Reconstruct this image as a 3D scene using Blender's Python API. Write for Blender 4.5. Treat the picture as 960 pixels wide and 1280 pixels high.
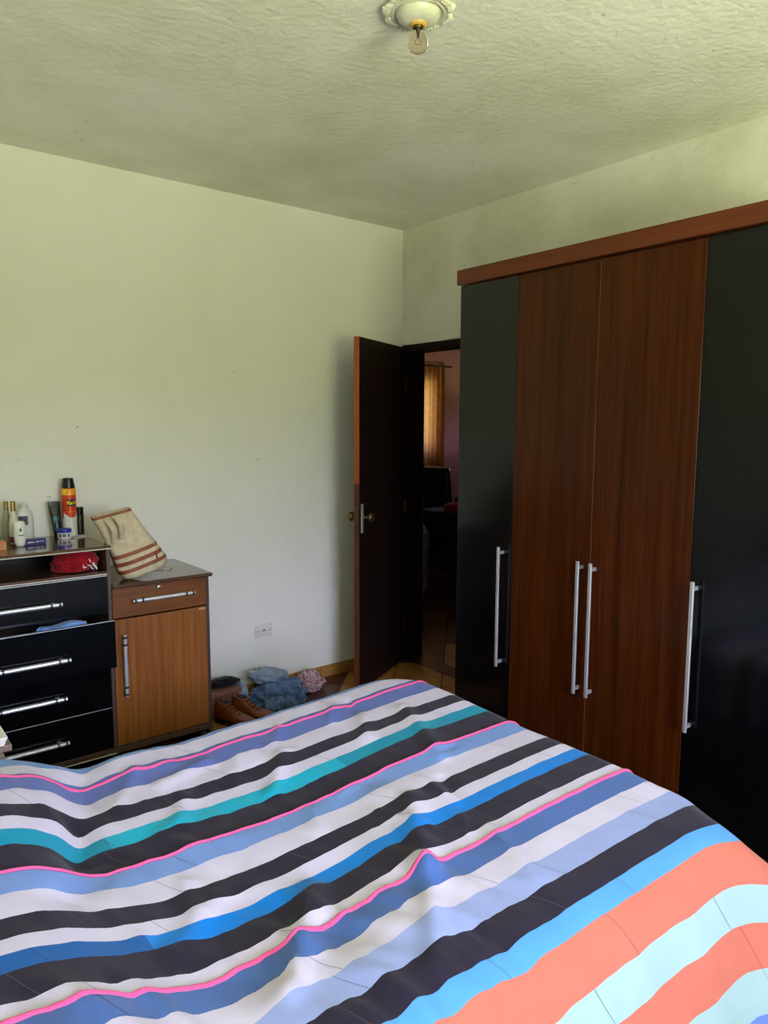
import bpy, bmesh, math, random
from mathutils import Vector, Matrix, noise

# ------------------------------------------------------------------ scene, camera, light
scene = bpy.context.scene
for o in list(bpy.data.objects):
    bpy.data.objects.remove(o, do_unlink=True)
COL = scene.collection
R = math.radians

CAM = Vector((-3.1266, -3.7403, 1.6))
YAW, PITCH, ROLL, FPX = R(51.458), R(6.923), R(0.187), 912.35
fw = Vector((math.cos(YAW) * math.cos(PITCH), math.sin(YAW) * math.cos(PITCH), -math.sin(PITCH)))
rt = Vector((math.sin(YAW), -math.cos(YAW), 0))
up = rt.cross(fw)
rt, up = math.cos(ROLL) * rt + math.sin(ROLL) * up, -math.sin(ROLL) * rt + math.cos(ROLL) * up
cd = bpy.data.cameras.new('camera')
cd.sensor_fit = 'HORIZONTAL'
cd.sensor_width = 36
cd.lens = FPX / 960 * 36
cd.clip_start = 0.02
cam = bpy.data.objects.new('camera', cd)
M = Matrix((rt, up, -fw)).transposed().to_4x4()
M.translation = CAM
cam.matrix_world = M
COL.objects.link(cam)
scene.camera = cam

# room dimensions (corner between back wall and right wall is the origin)
HC = 2.831
XW, YS = -3.65, -5.30            # left wall, front (window) wall
WT = 0.14                        # wall thickness
WIN = (-2.85, -1.40, 0.90, 2.25)  # x0, x1, z0, z1 of the bedroom window in the front wall
LX, LY = 4.2, 3.0                # living room: right wall, far wall

# world: overcast daylight above, sunlit garden green around and below
world = bpy.data.worlds.new('garden_daylight')
scene.world = world
world.use_nodes = True
nt = world.node_tree
nt.nodes.clear()
wo = nt.nodes.new('ShaderNodeOutputWorld')
bg = nt.nodes.new('ShaderNodeBackground')
tc = nt.nodes.new('ShaderNodeTexCoord')
sx = nt.nodes.new('ShaderNodeSeparateXYZ')
mr = nt.nodes.new('ShaderNodeMapRange')
mr.inputs[1].default_value = -1
mr.inputs[2].default_value = 1
cr = nt.nodes.new('ShaderNodeValToRGB')
el = cr.color_ramp.elements
GARDEN = (0.73, 0.84, 0.38)
GROUND_FILL = (0.97, 1.08, 0.66)
SKY = (0.88, 0.94, 1.36)


def tone(c, k):
    return (c[0] * k, c[1] * k, c[2] * k, 1)


el[0].position, el[0].color = 0.0, tone(GROUND_FILL, 1.7)          # bright neutral ground tone, added to light the ceiling from below
el[1].position, el[1].color = 1.0, tone(SKY, 0.85)
for p, c in ((0.33, tone(GROUND_FILL, 1.95)), (0.41, tone(GARDEN, 0.80)), (0.515, tone(GARDEN, 0.58)),
             (0.555, tone(SKY, 0.85)), (0.61, tone(SKY, 1.25)), (0.66, tone(SKY, 1.5)), (0.73, tone(SKY, 0.75))):
    e = el.new(p)
    e.color = c
nt.links.new(tc.outputs['Generated'], sx.inputs[0])
nt.links.new(sx.outputs[2], mr.inputs[0])
nt.links.new(mr.outputs[0], cr.inputs[0])
nt.links.new(cr.outputs[0], bg.inputs[0])
bg.inputs[1].default_value = 9.0
nt.links.new(bg.outputs[0], wo.inputs[0])

scene.view_settings.view_transform = 'Standard'
scene.view_settings.look = 'None'
scene.view_settings.gamma = 1
scene.view_settings.use_curve_mapping = False
scene.view_settings.exposure = 1.12
scene.cycles.max_bounces = 10
scene.cycles.diffuse_bounces = 6
scene.cycles.use_denoising = True


def portal(name, loc, rot, w, h):
    l = bpy.data.lights.new(name, 'AREA')
    l.shape = 'RECTANGLE'
    l.size, l.size_y = w, h
    l.cycles.is_portal = True
    o = bpy.data.objects.new(name, l)
    o.location, o.rotation_euler = loc, rot
    COL.objects.link(o)


portal('bedroom_window_portal', ((WIN[0] + WIN[1]) / 2, YS - WT, (WIN[2] + WIN[3]) / 2), (R(90), 0, 0),
       WIN[1] - WIN[0], WIN[3] - WIN[2])
# living-room window behind the curtain: light goes towards -y
portal('living_window_portal', (2.695, LY + WT, 1.68), (R(-90), 0, 0), 0.65, 0.86)
portal('living_fill_opening_portal', (LX + WT, 2.25, 1.75), (R(90), 0, R(90)), 0.3, 0.4)  # unseen side opening, added to light the far wall neutrally


# ------------------------------------------------------------------ materials
def lin(c):
    return tuple(((v / 255) / 12.92 if v / 255 <= 0.04045 else ((v / 255 + 0.055) / 1.055) ** 2.4) for v in c)


MATS = {}


def mat(name, rgb, rough=0.6, var=0.12, scale=12.0, stretch=(1, 1, 1), bump=0.0, bscale=None, metal=0.0, spec=0.5,
        coat=0.0, rgb2=None, trans=0.0, sheen=0.0, lo=0.35, hi=0.65, detail=4.0):
    """procedural principled material: a noise pattern mixes two tones, optional bump"""
    if name in MATS:
        return MATS[name]
    m = bpy.data.materials.new(name)
    m.use_nodes = True
    n = m.node_tree.nodes
    L = m.node_tree.links
    b = n['Principled BSDF']
    c = lin(rgb)
    c2 = lin(rgb2) if rgb2 else tuple(max(0, v * (1 - var)) for v in c)
    t = n.new('ShaderNodeTexCoord')
    mp = n.new('ShaderNodeMapping')
    mp.inputs['Scale'].default_value = stretch
    ns = n.new('ShaderNodeTexNoise')
    ns.inputs['Scale'].default_value = scale
    ns.inputs['Detail'].default_value = detail
    rp = n.new('ShaderNodeValToRGB')
    rp.color_ramp.elements[0].position, rp.color_ramp.elements[0].color = lo, (*c2, 1)
    rp.color_ramp.elements[1].position, rp.color_ramp.elements[1].color = hi, (*c, 1)
    L.new(t.outputs['Object'], mp.inputs[0])
    L.new(mp.outputs[0], ns.inputs['Vector'])
    L.new(ns.outputs[0], rp.inputs[0])
    L.new(rp.outputs[0], b.inputs['Base Color'])
    b.inputs['Roughness'].default_value = rough
    b.inputs['Metallic'].default_value = metal
    b.inputs['Specular IOR Level'].default_value = spec
    b.inputs['Coat Weight'].default_value = coat
    b.inputs['Transmission Weight'].default_value = trans
    b.inputs['Sheen Weight'].default_value = sheen
    if bump:
        nb = n.new('ShaderNodeTexNoise')
        nb.inputs['Scale'].default_value = bscale or scale * 4
        nb.inputs['Detail'].default_value = 6
        L.new(mp.outputs[0], nb.inputs['Vector'])
        bp = n.new('ShaderNodeBump')
        bp.inputs['Strength'].default_value = bump
        bp.inputs['Distance'].default_value = 0.01
        L.new(nb.outputs[0], bp.inputs['Height'])
        L.new(bp.outputs[0], b.inputs['Normal'])
    MATS[name] = m
    return m


def plaster(name, base, stain, bump, bscale, spots=True, stain_amt=0.5):
    """painted plaster with blotchy stains, small dark specks and uneven relief"""
    m = bpy.data.materials.new(name)
    m.use_nodes = True
    n = m.node_tree.nodes
    L = m.node_tree.links
    b = n['Principled BSDF']
    t = n.new('ShaderNodeTexCoord')
    n1 = n.new('ShaderNodeTexNoise')
    n1.inputs['Scale'].default_value = 1.3
    n1.inputs['Detail'].default_value = 8
    n1.inputs['Roughness'].default_value = 0.62
    L.new(t.outputs['Object'], n1.inputs['Vector'])
    r1 = n.new('ShaderNodeValToRGB')
    r1.color_ramp.elements[0].position = 0.42
    r1.color_ramp.elements[0].color = (0, 0, 0, 1)
    r1.color_ramp.elements[1].position = 0.78
    r1.color_ramp.elements[1].color = (stain_amt,) * 3 + (1,)
    L.new(n1.outputs[0], r1.inputs[0])
    mx = n.new('ShaderNodeMix')
    mx.data_type = 'RGBA'
    mx.inputs[6].default_value = (*lin(base), 1)
    mx.inputs[7].default_value = (*lin(stain), 1)
    L.new(r1.outputs[0], mx.inputs[0])
    out = mx.outputs[2]
    if spots:
        v = n.new('ShaderNodeTexNoise')
        v.inputs['Scale'].default_value = 22
        v.inputs['Detail'].default_value = 5
        L.new(t.outputs['Object'], v.inputs['Vector'])
        r2 = n.new('ShaderNodeValToRGB')
        r2.color_ramp.elements[0].position = 0.715
        r2.color_ramp.elements[0].color = (0, 0, 0, 1)
        r2.color_ramp.elements[1].position = 0.76
        r2.color_ramp.elements[1].color = (0.55, 0.55, 0.55, 1)
        L.new(v.outputs[0], r2.inputs[0])
        m2 = n.new('ShaderNodeMix')
        m2.data_type = 'RGBA'
        L.new(r2.outputs[0], m2.inputs[0])
        L.new(out, m2.inputs[6])
        m2.inputs[7].default_value = (*lin((96, 92, 78)), 1)
        out = m2.outputs[2]
    L.new(out, b.inputs['Base Color'])
    b.inputs['Roughness'].default_value = 0.85
    b.inputs['Specular IOR Level'].default_value = 0.25
    nb = n.new('ShaderNodeTexNoise')
    nb.inputs['Scale'].default_value = bscale
    nb.inputs['Detail'].default_value = 7
    L.new(t.outputs['Object'], nb.inputs['Vector'])
    nb2 = n.new('ShaderNodeTexNoise')
    nb2.inputs['Scale'].default_value = bscale * 0.12
    nb2.inputs['Detail'].default_value = 2
    L.new(t.outputs['Object'], nb2.inputs['Vector'])
    ad = n.new('ShaderNodeMath')
    ad.operation = 'MULTIPLY_ADD'
    ad.inputs[1].default_value = 0.7
    L.new(nb2.outputs[0], ad.inputs[0])
    L.new(nb.outputs[0], ad.inputs[2])
    bp = n.new('ShaderNodeBump')
    bp.inputs['Strength'].default_value = bump
    bp.inputs['Distance'].default_value = 0.012
    L.new(ad.outputs[0], bp.inputs['Height'])
    L.new(bp.outputs[0], b.inputs['Normal'])
    MATS[name] = m
    return m


def grain(name, dark, light, axis, rough=0.35, fine=60.0, coat=0.0, spec=0.5):
    """wood with streaks running along one axis (0 x, 1 y, 2 z)"""
    m = bpy.data.materials.new(name)
    m.use_nodes = True
    n = m.node_tree.nodes
    L = m.node_tree.links
    b = n['Principled BSDF']
    t = n.new('ShaderNodeTexCoord')
    mp = n.new('ShaderNodeMapping')
    s = [1.0, 1.0, 1.0]
    s[axis] = 0.03
    mp.inputs['Scale'].default_value = s
    L.new(t.outputs['Object'], mp.inputs[0])
    n1 = n.new('ShaderNodeTexNoise')
    n1.inputs['Scale'].default_value = fine
    n1.inputs['Detail'].default_value = 5
    n1.inputs['Roughness'].default_value = 0.7
    L.new(mp.outputs[0], n1.inputs['Vector'])
    rp = n.new('ShaderNodeValToRGB')
    rp.color_ramp.elements[0].position, rp.color_ramp.elements[0].color = 0.3, (*lin(dark), 1)
    rp.color_ramp.elements[1].position, rp.color_ramp.elements[1].color = 0.72, (*lin(light), 1)
    L.new(n1.outputs[0], rp.inputs[0])
    L.new(rp.outputs[0], b.inputs['Base Color'])
    b.inputs['Roughness'].default_value = rough
    b.inputs['Coat Weight'].default_value = coat
    b.inputs['Specular IOR Level'].default_value = spec
    MATS[name] = m
    return m


plaster('wall_paint', (230, 228, 224), (214, 210, 198), 0.25, 30, True, 0.5)
plaster('wall_paint_stained', (222, 220, 212), (172, 172, 140), 0.35, 26, True, 0.75)
plaster('ceiling_paint', (240, 238, 230), (202, 200, 174), 0.42, 40, True, 0.8)
plaster('living_paint', (176, 122, 118), (164, 112, 108), 0.15, 20, False, 0.3)
mat('grout', (58, 40, 32), 0.9, 0.3, 30)
mat('tile_brown', (80, 38, 20), 0.3, 0.35, 7, rgb2=(58, 27, 14))
mat('tile_tan', (176, 124, 66), 0.32, 0.2, 7, rgb2=(152, 102, 52))
grain('baseboard_tile', (150, 104, 52), (186, 138, 76), 0, 0.35, 40)
grain('door_wood', (20, 9, 7), (34, 15, 11), 2, 0.6, 50, 0.0, 0.2)
grain('door_edge_wood', (120, 58, 22), (176, 92, 38), 2, 0.5, 60)
grain('door_edge_dark', (66, 30, 15), (96, 46, 24), 2, 0.5, 60)
grain('frame_wood', (18, 8, 6), (32, 16, 11), 2, 0.6, 50, 0.0, 0.15)
grain('walnut_vertical', (44, 17, 3), (82, 36, 10), 2, 0.26, 42, 0.0, 0.2)
grain('walnut_horizontal', (84, 40, 19), (112, 54, 26), 1, 0.35, 46, 0.0, 0.3)
grain('teak_vertical', (112, 64, 24), (158, 98, 44), 2, 0.32, 46, 0.15)
grain('teak_horizontal', (96, 54, 24), (132, 80, 38), 0, 0.32, 46, 0.15)
grain('dresser_top', (66, 44, 32), (96, 68, 50), 0, 0.16, 46, 0.6)
grain('dresser_carcass', (66, 50, 46), (92, 72, 66), 2, 0.4, 50)
mat('black_gloss', (8, 8, 10), 0.15, 0.15, 5, spec=0.46)
mat('black_satin', (11, 11, 12), 0.33, 0.2, 5, spec=0.3)
mat('dark_inside', (14, 10, 9), 0.6, 0.3, 8)
mat('aluminium', (214, 214, 218), 0.42, 0.06, 40, metal=0.7)
mat('chrome', (226, 226, 230), 0.16, 0.05, 40, metal=0.95)
mat('aluminium_dark', (70, 70, 76), 0.35, 0.1, 40, metal=0.7)
mat('white_edge', (214, 206, 196), 0.4, 0.05, 20)
mat('brass_old', (120, 96, 60), 0.35, 0.25, 60, metal=0.8)
mat('white_plastic', (218, 216, 212), 0.4, 0.05, 20)
mat('hole_dark', (30, 28, 26), 0.8, 0.2, 20)
mat('cream_plastic', (216, 214, 200), 0.35, 0.08, 14, rgb2=(200, 196, 172))
mat('amber_plastic', (220, 172, 84), 0.4, 0.15, 20)


# ------------------------------------------------------------------ mesh helpers
def box(bm, lo, hi, bev=0.0, seg=1):
    lo, hi = Vector(lo), Vector(hi)
    c = (lo + hi) / 2
    s = hi - lo
    r = bmesh.ops.create_cube(bm, size=1.0)
    vs = r['verts']
    for v in vs:
        v.co = Vector((v.co.x * s.x, v.co.y * s.y, v.co.z * s.z)) + c
    if bev:
        es = list({e for v in vs for e in v.link_edges})
        bmesh.ops.bevel(bm, geom=es, offset=bev, segments=seg, affect='EDGES', profile=0.5)
    return bm


def nbox(lo, hi, bev=0.0, seg=1):
    return box(bmesh.new(), lo, hi, bev, seg)


def lathe(bm, prof, seg=24, c=(0, 0, 0), sxy=(1, 1), shift=None):
    """profile [(r, z)...] about z through c"""
    rings = []
    for k, (r, z) in enumerate(prof):
        dx, dy = shift(z) if shift else (0, 0)
        if r < 1e-6:
            rings.append([bm.verts.new((c[0] + dx, c[1] + dy, c[2] + z))])
        else:
            rings.append([bm.verts.new((c[0] + dx + sxy[0] * r * math.cos(2 * math.pi * i / seg),
                                        c[1] + dy + sxy[1] * r * math.sin(2 * math.pi * i / seg), c[2] + z))
                          for i in range(seg)])
    for a, b in zip(rings, rings[1:]):
        for i in range(seg):
            j = (i + 1) % seg
            q = [a[i % len(a)], a[j % len(a)], b[j % len(b)], b[i % len(b)]]
            u = []
            for v in q:
                if v not in u:
                    u.append(v)
            if len(u) >= 3:
                bm.faces.new(u)
    return bm


def tube(bm, pts, rad, seg=8, closed_ends=True, flat=1.0):
    """round tube along points; rad a number or list"""
    pts = [Vector(p) for p in pts]
    n = len(pts)
    rr = rad if isinstance(rad, (list, tuple)) else [rad] * n
    prev = None
    rings = []
    for i, p in enumerate(pts):
        d = (pts[min(i + 1, n - 1)] - pts[max(i - 1, 0)]).normalized()
        if prev is None:
            a = Vector((0, 0, 1)) if abs(d.z) < 0.9 else Vector((1, 0, 0))
            s = d.cross(a).normalized()
        else:
            s = (prev - d * prev.dot(d)).normalized()
        prev = s
        t = d.cross(s)
        rings.append([bm.verts.new(p + rr[i] * (math.cos(2 * math.pi * k / seg) * s + flat * math.sin(2 * math.pi * k / seg) * t))
                      for k in range(seg)])
    for a, b in zip(rings, rings[1:]):
        for k in range(seg):
            bm.faces.new((a[k], a[(k + 1) % seg], b[(k + 1) % seg], b[k]))
    if closed_ends:
        bm.faces.new(rings[0][::-1])
        bm.faces.new(rings[-1])
    return bm


def prism(bm, poly, z0, z1):
    a = [bm.verts.new((x, y, z0)) for x, y in poly]
    b = [bm.verts.new((x, y, z1)) for x, y in poly]
    n = len(poly)
    bm.faces.new(a[::-1])
    bm.faces.new(b)
    for i in range(n):
        bm.faces.new((a[i], a[(i + 1) % n], b[(i + 1) % n], b[i]))
    return bm


def obj(name, bm, m, parent=None, smooth=False, base=None, angle=35):
    """link a bmesh given in world coordinates; base = world position of its root"""
    bmesh.ops.recalc_face_normals(bm, faces=bm.faces[:])
    if base is None:
        p = parent
        while p is not None and p.parent is not None:
            p = p.parent
        base = Vector(p.location) if p is not None else None
    if base is not None:
        bmesh.ops.translate(bm, verts=bm.verts[:], vec=-Vector(base))
    me = bpy.data.meshes.new(name)
    bm.to_mesh(me)
    bm.free()
    for mm in (m if isinstance(m, (list, tuple)) else [m]):
        me.materials.append(MATS[mm] if isinstance(mm, str) else mm)
    if smooth:
        me.shade_smooth()
        if angle < 180:
            me.set_sharp_from_angle(angle=R(angle))
    o = bpy.data.objects.new(name, me)
    COL.objects.link(o)
    if parent is not None:
        o.parent = parent
    elif base is not None:
        o.location = base
    return o


def tag(o, label=None, cat=None, group=None, kind=None):
    if label:
        o['label'] = label
    if cat:
        o['category'] = cat
    if group:
        o['group'] = group
    if kind:
        o['kind'] = kind
    return o


def thing(name, loc, label, cat, group=None):
    o = bpy.data.objects.new(name, None)
    o.empty_display_size = 0.05
    o.location = loc
    COL.objects.link(o)
    return tag(o, label, cat, group)


def struct(name, bm, m, label, cat, **k):
    o = obj(name, bm, m, None, **k)
    return tag(o, label, cat, None, 'structure')


# ------------------------------------------------------------------ room shell
DY0, DY1, DZ = -0.80, -0.058, 2.062       # doorway in the right wall (clear opening)


def wall_with_hole(axis, plane, thick, a0, a1, h0, h1):
    """axis 'x': wall in plane x=plane..plane+thick spanning y a0..a1, hole (b0,b1,z0,z1)"""
    def f(holes):
        bm = bmesh.new()

        def bx(p0, p1, z0, z1):
            if p1 - p0 < 1e-4 or z1 - z0 < 1e-4:
                return
            if axis == 'x':
                box(bm, (plane, p0, z0), (plane + thick, p1, z1))
            else:
                box(bm, (p0, plane, z0), (p1, plane + thick, z1))
        cur = a0
        for b0, b1, z0, z1 in sorted(holes):
            bx(cur, b0, h0, h1)
            bx(b0, b1, h0, z0)
            bx(b0, b1, z1, h1)
            cur = b1
        bx(cur, a1, h0, h1)
        return bm
    return f


struct('wall_back', nbox((XW - WT, 0, 0), (0, WT, HC)), 'wall_paint',
       'pale painted plaster wall behind the dresser', 'wall')
struct('wall_right', wall_with_hole('x', 0, WT, YS - WT, LY + WT, 0, HC)([(DY0 - 0.04, DY1 + 0.04, 0, DZ + 0.04)]),
       'wall_paint_stained', 'pale stained plaster wall with the doorway behind the wardrobe', 'wall')
struct('wall_left', nbox((XW - WT, YS - WT, 0), (XW, 0, HC)), 'wall_paint', 'pale plaster wall at the head of the bed', 'wall')
struct('wall_front', wall_with_hole('y', YS - WT, WT, XW, 0, 0, HC)([WIN]), 'wall_paint',
       'pale plaster wall with the bedroom window', 'wall')
struct('ceiling', nbox((XW - WT, YS - WT, HC), (LX + WT, LY + WT, HC + 0.12)), 'ceiling_paint',
       'rough grey-white plaster ceiling with mould stains', 'ceiling')
struct('wall_living_far', wall_with_hole('y', LY, WT, WT, LX, 0, HC)([(2.37, 3.02, 1.25, 2.11)]), 'living_paint',
       'dusky pink wall of the next room seen through the doorway', 'wall')
struct('wall_living_right', wall_with_hole('x', LX, WT, YS - WT, LY + WT, 0, HC)([(2.10, 2.40, 1.55, 1.95)]), 'living_paint',  # hole out of view, added to let neutral light into this room
       'dusky pink side wall of the next room', 'wall')
struct('wall_living_front', nbox((WT, YS - WT, 0), (LX, YS, HC)), 'living_paint', 'dusky pink end wall of the next room', 'wall')

# floor: dark joint bed with separate 45-degree tiles
floor = struct('floor', nbox((XW - WT, YS - WT, -0.12), (LX + WT, LY + WT, -0.006)), 'grout',
               'brown and tan ceramic tile floor laid on the diagonal', 'floor')


def clip(poly, x0, x1, y0, y1):
    for ax, lim, sgn in ((0, x0, 1), (0, x1, -1), (1, y0, 1), (1, y1, -1)):
        out = []
        for i in range(len(poly)):
            p, q = poly[i], poly[(i + 1) % len(poly)]
            dp, dq = sgn * (p[ax] - lim), sgn * (q[ax] - lim)
            if dp >= 0:
                out.append(p)
            if dp * dq < 0:
                t = dp / (dp - dq)
                out.append((p[0] + t * (q[0] - p[0]), p[1] + t * (q[1] - p[1])))
        poly = out
        if len(poly) < 3:
            return []
    return poly


rng = random.Random(4)
TA, TB, GAP = 0.45, 0.305, 0.004
s2 = math.sqrt(0.5)
tan_set = {(-1, 1), (0, 2), (-2, 0), (-1, 0), (-1, 2), (-1, -3)}
brown_set = {(-2, -1), (-1, -1), (-3, -1), (0, 1), (0, 0), (1, 1), (1, 2), (-2, 1)}
for rect, rnd in (((XW, -0.001, YS, -0.001), 0), ((WT, 2.7, -1.6, 2.4), 1)):
    for i in range(-14, 14):
        for j in range(-14, 16):
            a0, b0 = -0.10 + i * TA, -0.31 + j * TB
            q = [(a0 + GAP, b0 + GAP), (a0 + TA - GAP, b0 + GAP), (a0 + TA - GAP, b0 + TB - GAP), (a0 + GAP, b0 + TB - GAP)]
            poly = clip([((a + b) * s2, (a - b) * s2) for a, b in q], *rect)
            r_ = rng.random()
            if len(poly) < 3:
                continue
            ar = abs(sum(poly[k][0] * poly[(k + 1) % len(poly)][1] - poly[(k + 1) % len(poly)][0] * poly[k][1]
                         for k in range(len(poly)))) / 2
            if ar < 0.004:
                continue
            tan = (i, j) in tan_set or (r_ < 0.3 and (i, j) not in brown_set and not rnd)
            obj('tile', prism(bmesh.new(), poly, -0.008, 0.0), 'tile_tan' if tan else 'tile_brown', floor)
# threshold in the doorway
obj('threshold', nbox((0.0, DY0 - 0.03, -0.008), (WT, DY1 + 0.03, 0.003)), 'tile_brown', floor)

# baseboard of tan tile pieces along the back wall
bb = struct('baseboard_back', nbox((-1.55, -0.004, 0), (-0.30, 0, 0.072)), 'grout',
            'skirting of tan wood-look tile pieces on the back wall', 'baseboard')
for x0, x1 in ((-1.545, -1.12), (-1.115, -0.665), (-0.66, -0.305)):
    obj('skirting_tile', nbox((x0, -0.013, 0.0), (x1, -0.002, 0.075), 0.002), 'baseboard_tile', bb)

# door frame (trim) and chipped plaster above it
fr = struct('trim_1', nbox((-0.012, DY0 - 0.04, DZ), (WT + 0.012, DY1 + 0.04, DZ + 0.042), 0.003), 'frame_wood',
            'dark wooden door frame around the doorway', 'door frame')
obj('jamb', nbox((-0.012, DY1, 0), (WT + 0.010, DY1 + 0.04, DZ), 0.003), 'frame_wood', fr)
obj('jamb', nbox((-0.012, DY0 - 0.04, 0), (WT + 0.012, DY0, DZ), 0.003), 'frame_wood', fr)
bm = bmesh.new()
N = 46
top, bot, fro = [], [], []
for k in range(N + 1):
    y = DY1 + 0.055 - k * 0.018
    d = 0.012 + 0.016 * noise.noise(Vector((y * 9, 0.3, 0))) + 0.012 * noise.noise(Vector((y * 31, 1.3, 0)))
    top.append(bm.verts.new((-0.0005, y, DZ + 0.085)))
    fro.append(bm.verts.new((-0.009 - 0.004 * noise.noise(Vector((y * 40, 5, 0))), y, DZ + 0.052 - d * 0.6)))
    bot.append(bm.verts.new((-0.0005, y, DZ + 0.043 - d * 0.5)))
for k in range(N):
    bm.faces.new((top[k], top[k + 1], fro[k + 1], fro[k]))
    bm.faces.new((fro[k], fro[k + 1], bot[k + 1], bot[k]))
obj('chipped_plaster', bm, 'wall_paint_stained', fr, smooth=True)

# open door leaf: hinged at (0, -0.185), about 20 degrees short of parallel to the back wall
hx, hy = -0.014, DY1 - 0.004
DA = R(27.4)
dw, dth, dh = 0.70, 0.035, 2.084


def dbox(a0, a1, t0, t1, z0, z1, bev=0.0):
    bm = nbox((a0, t0, z0), (a1, t1, z1), bev)
    for v in bm.verts:
        a, t, z = v.co
        v.co = Vector((hx - math.cos(DA) * a + (-math.sin(DA)) * t, hy - math.sin(DA) * a + math.cos(DA) * t, z))
    return bm


door = obj('door_1', dbox(0.0, dw - 0.004, 0, dth, 0.012, dh, 0.001), 'door_wood', None, base=(hx, hy, 0))
tag(door, 'dark brown wooden door standing open against the back wall corner', 'door', None, 'structure')
obj('edge_strip', dbox(dw - 0.004, dw, 0.001, dth - 0.001, 1.255, dh), 'door_edge_wood', door)
obj('edge_strip', dbox(dw - 0.004, dw, 0.001, dth - 0.001, 0.012, 1.255), 'door_edge_dark', door)
for s, t0, t1 in ((-1, -0.003, 0.0), (1, dth, dth + 0.003)):
    obj('lock_plate', dbox(dw - 0.052, dw - 0.022, t0, t1, 0.965, 1.135, 0.001), 'aluminium', door)
    bm = bmesh.new()
    lathe(bm, [(0.010, 0), (0.010, 0.02), (0.016, 0.026), (0.026, 0.036), (0.028, 0.046), (0.023, 0.056), (0.0, 0.06)], 20)
    rot = Matrix.Rotation(R(90 if s < 0 else -90), 4, 'X')
    for v in bm.verts:
        v.co = rot @ v.co
        a, t, z = v.co
        a += dw - 0.060
        t += t0 if s < 0 else t1
        z += 1.055
        v.co = Vector((hx - math.cos(DA) * a - math.sin(DA) * t, hy - math.sin(DA) * a + math.cos(DA) * t, z))
    obj('knob', bm, 'brass_old', door, smooth=True)
obj('latch', dbox(dw, dw + 0.003, 0.008, dth - 0.008, 0.99, 1.12), 'brass_old', door)
for z in (0.25, 1.05, 1.85):
    obj('hinge', dbox(-0.012, 0.03, -0.002, 0.0, z - 0.04, z + 0.04), 'brass_old', door)

# bedroom window (behind the camera)
x0, x1, z0, z1 = WIN
wf = struct('window_1', nbox((x0, YS - 0.10, z0), (x0 + 0.05, YS - 0.05, z1)), 'white_plastic',
            'white-framed bedroom window opposite the dresser', 'window')
obj('frame_side', nbox((x1 - 0.05, YS - 0.10, z0), (x1, YS - 0.05, z1)), 'white_plastic', wf)
obj('frame_rail', nbox((x0 + 0.05, YS - 0.10, z1 - 0.05), (x1 - 0.05, YS - 0.05, z1)), 'white_plastic', wf)
obj('frame_rail', nbox((x0 + 0.05, YS - 0.10, z0), (x1 - 0.05, YS - 0.05, z0 + 0.05)), 'white_plastic', wf)
obj('window_sill', nbox((x0 - 0.05, YS, z0 - 0.04), (x1 + 0.05, YS + 0.05, z0), 0.004), 'white_plastic', wf)

# ------------------------------------------------------------------ ceiling light
LC = Vector((-1.590, -1.968, HC))
lt = thing('ceiling_light', LC, 'ornate white ceiling rose with domed socket and bare clear bulb', 'ceiling light')
# rose plate with scalloped rim
bm = bmesh.new()
SEG = 96
rings = []
for r, z in ((0.0, -0.004), (0.07, -0.014), (0.078, -0.020), (0.084, -0.016), (0.092, -0.018), (0.100, -0.010), (0.1035, -0.0005)):
    if r == 0:
        rings.append([bm.verts.new(LC + Vector((0, 0, z)))])
        continue
    ring = []
    for k in range(SEG):
        a = 2 * math.pi * k / SEG
        k_ = max(0, (r - 0.08) / 0.023)
        rr = r + k_ * (0.006 * math.cos(8 * a) + 0.003 * math.cos(16 * a + 0.6))
        ring.append(bm.verts.new(LC + Vector((rr * math.cos(a), rr * math.sin(a), z - k_ * 0.003 * math.cos(24 * a)))))
    rings.append(ring)
for a, b in zip(rings, rings[1:]):
    for k in range(SEG):
        q = [a[k % len(a)], b[k], b[(k + 1) % SEG]] if len(a) == 1 else [a[k], b[k], b[(k + 1) % SEG], a[(k + 1) % SEG]]
        bm.faces.new(q)
rose = obj('rose', bm, 'cream_plastic', lt, smooth=True, angle=60)
for k in range(8):                                   # acanthus leaf ornaments around the rim
    a = 2 * math.pi * (k + 0.5) / 8
    bm = bmesh.new()
    for da, rr, w, l in ((0, 0.096, 0.006, 0.014), (-0.10, 0.094, 0.005, 0.012), (0.10, 0.094, 0.005, 0.012),
                         (-0.19, 0.093, 0.004, 0.010), (0.19, 0.093, 0.004, 0.010), (-0.27, 0.092, 0.004, 0.007),
                         (0.27, 0.092, 0.004, 0.007)):
        g = bmesh.ops.create_icosphere(bm, subdivisions=2, radius=1.0)
        ca, sa = math.cos(a + da), math.sin(a + da)
        for v in g['verts']:
            q = v.co
            rad, tng = q.x * l, q.y * w * (1 - 0.35 * q.x)
            rad += 0.002 * math.sin(q.y * 7)
            v.co = LC + Vector(((rr + rad) * ca - tng * sa, (rr + rad) * sa + tng * ca, -0.013 + q.z * 0.007 + 0.0015 * math.sin(q.x * 5)))
    obj('leaf_ornament', bm, 'cream_plastic', rose, smooth=True)
bm = bmesh.new()
lathe(bm, [(0.066, -0.010), (0.0675, -0.015), (0.066, -0.021), (0.060, -0.031), (0.050, -0.038), (0.037, -0.043), (0.026, -0.045), (0.019, -0.046)], 48, LC)
obj('dome', bm, 'cream_plastic', lt, smooth=True, angle=80)
bm = bmesh.new()
lathe(bm, [(0.026, -0.0435), (0.0245, -0.048), (0.021, -0.0515), (0.0165, -0.0525)], 32, LC)
obj('socket_collar', bm, 'amber_plastic', lt, smooth=True)
bm = bmesh.new()
lathe(bm, [(0.0150, -0.044), (0.0152, -0.052), (0.0142, -0.054), (0.0152, -0.056), (0.0142, -0.059)], 24, LC)
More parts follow.
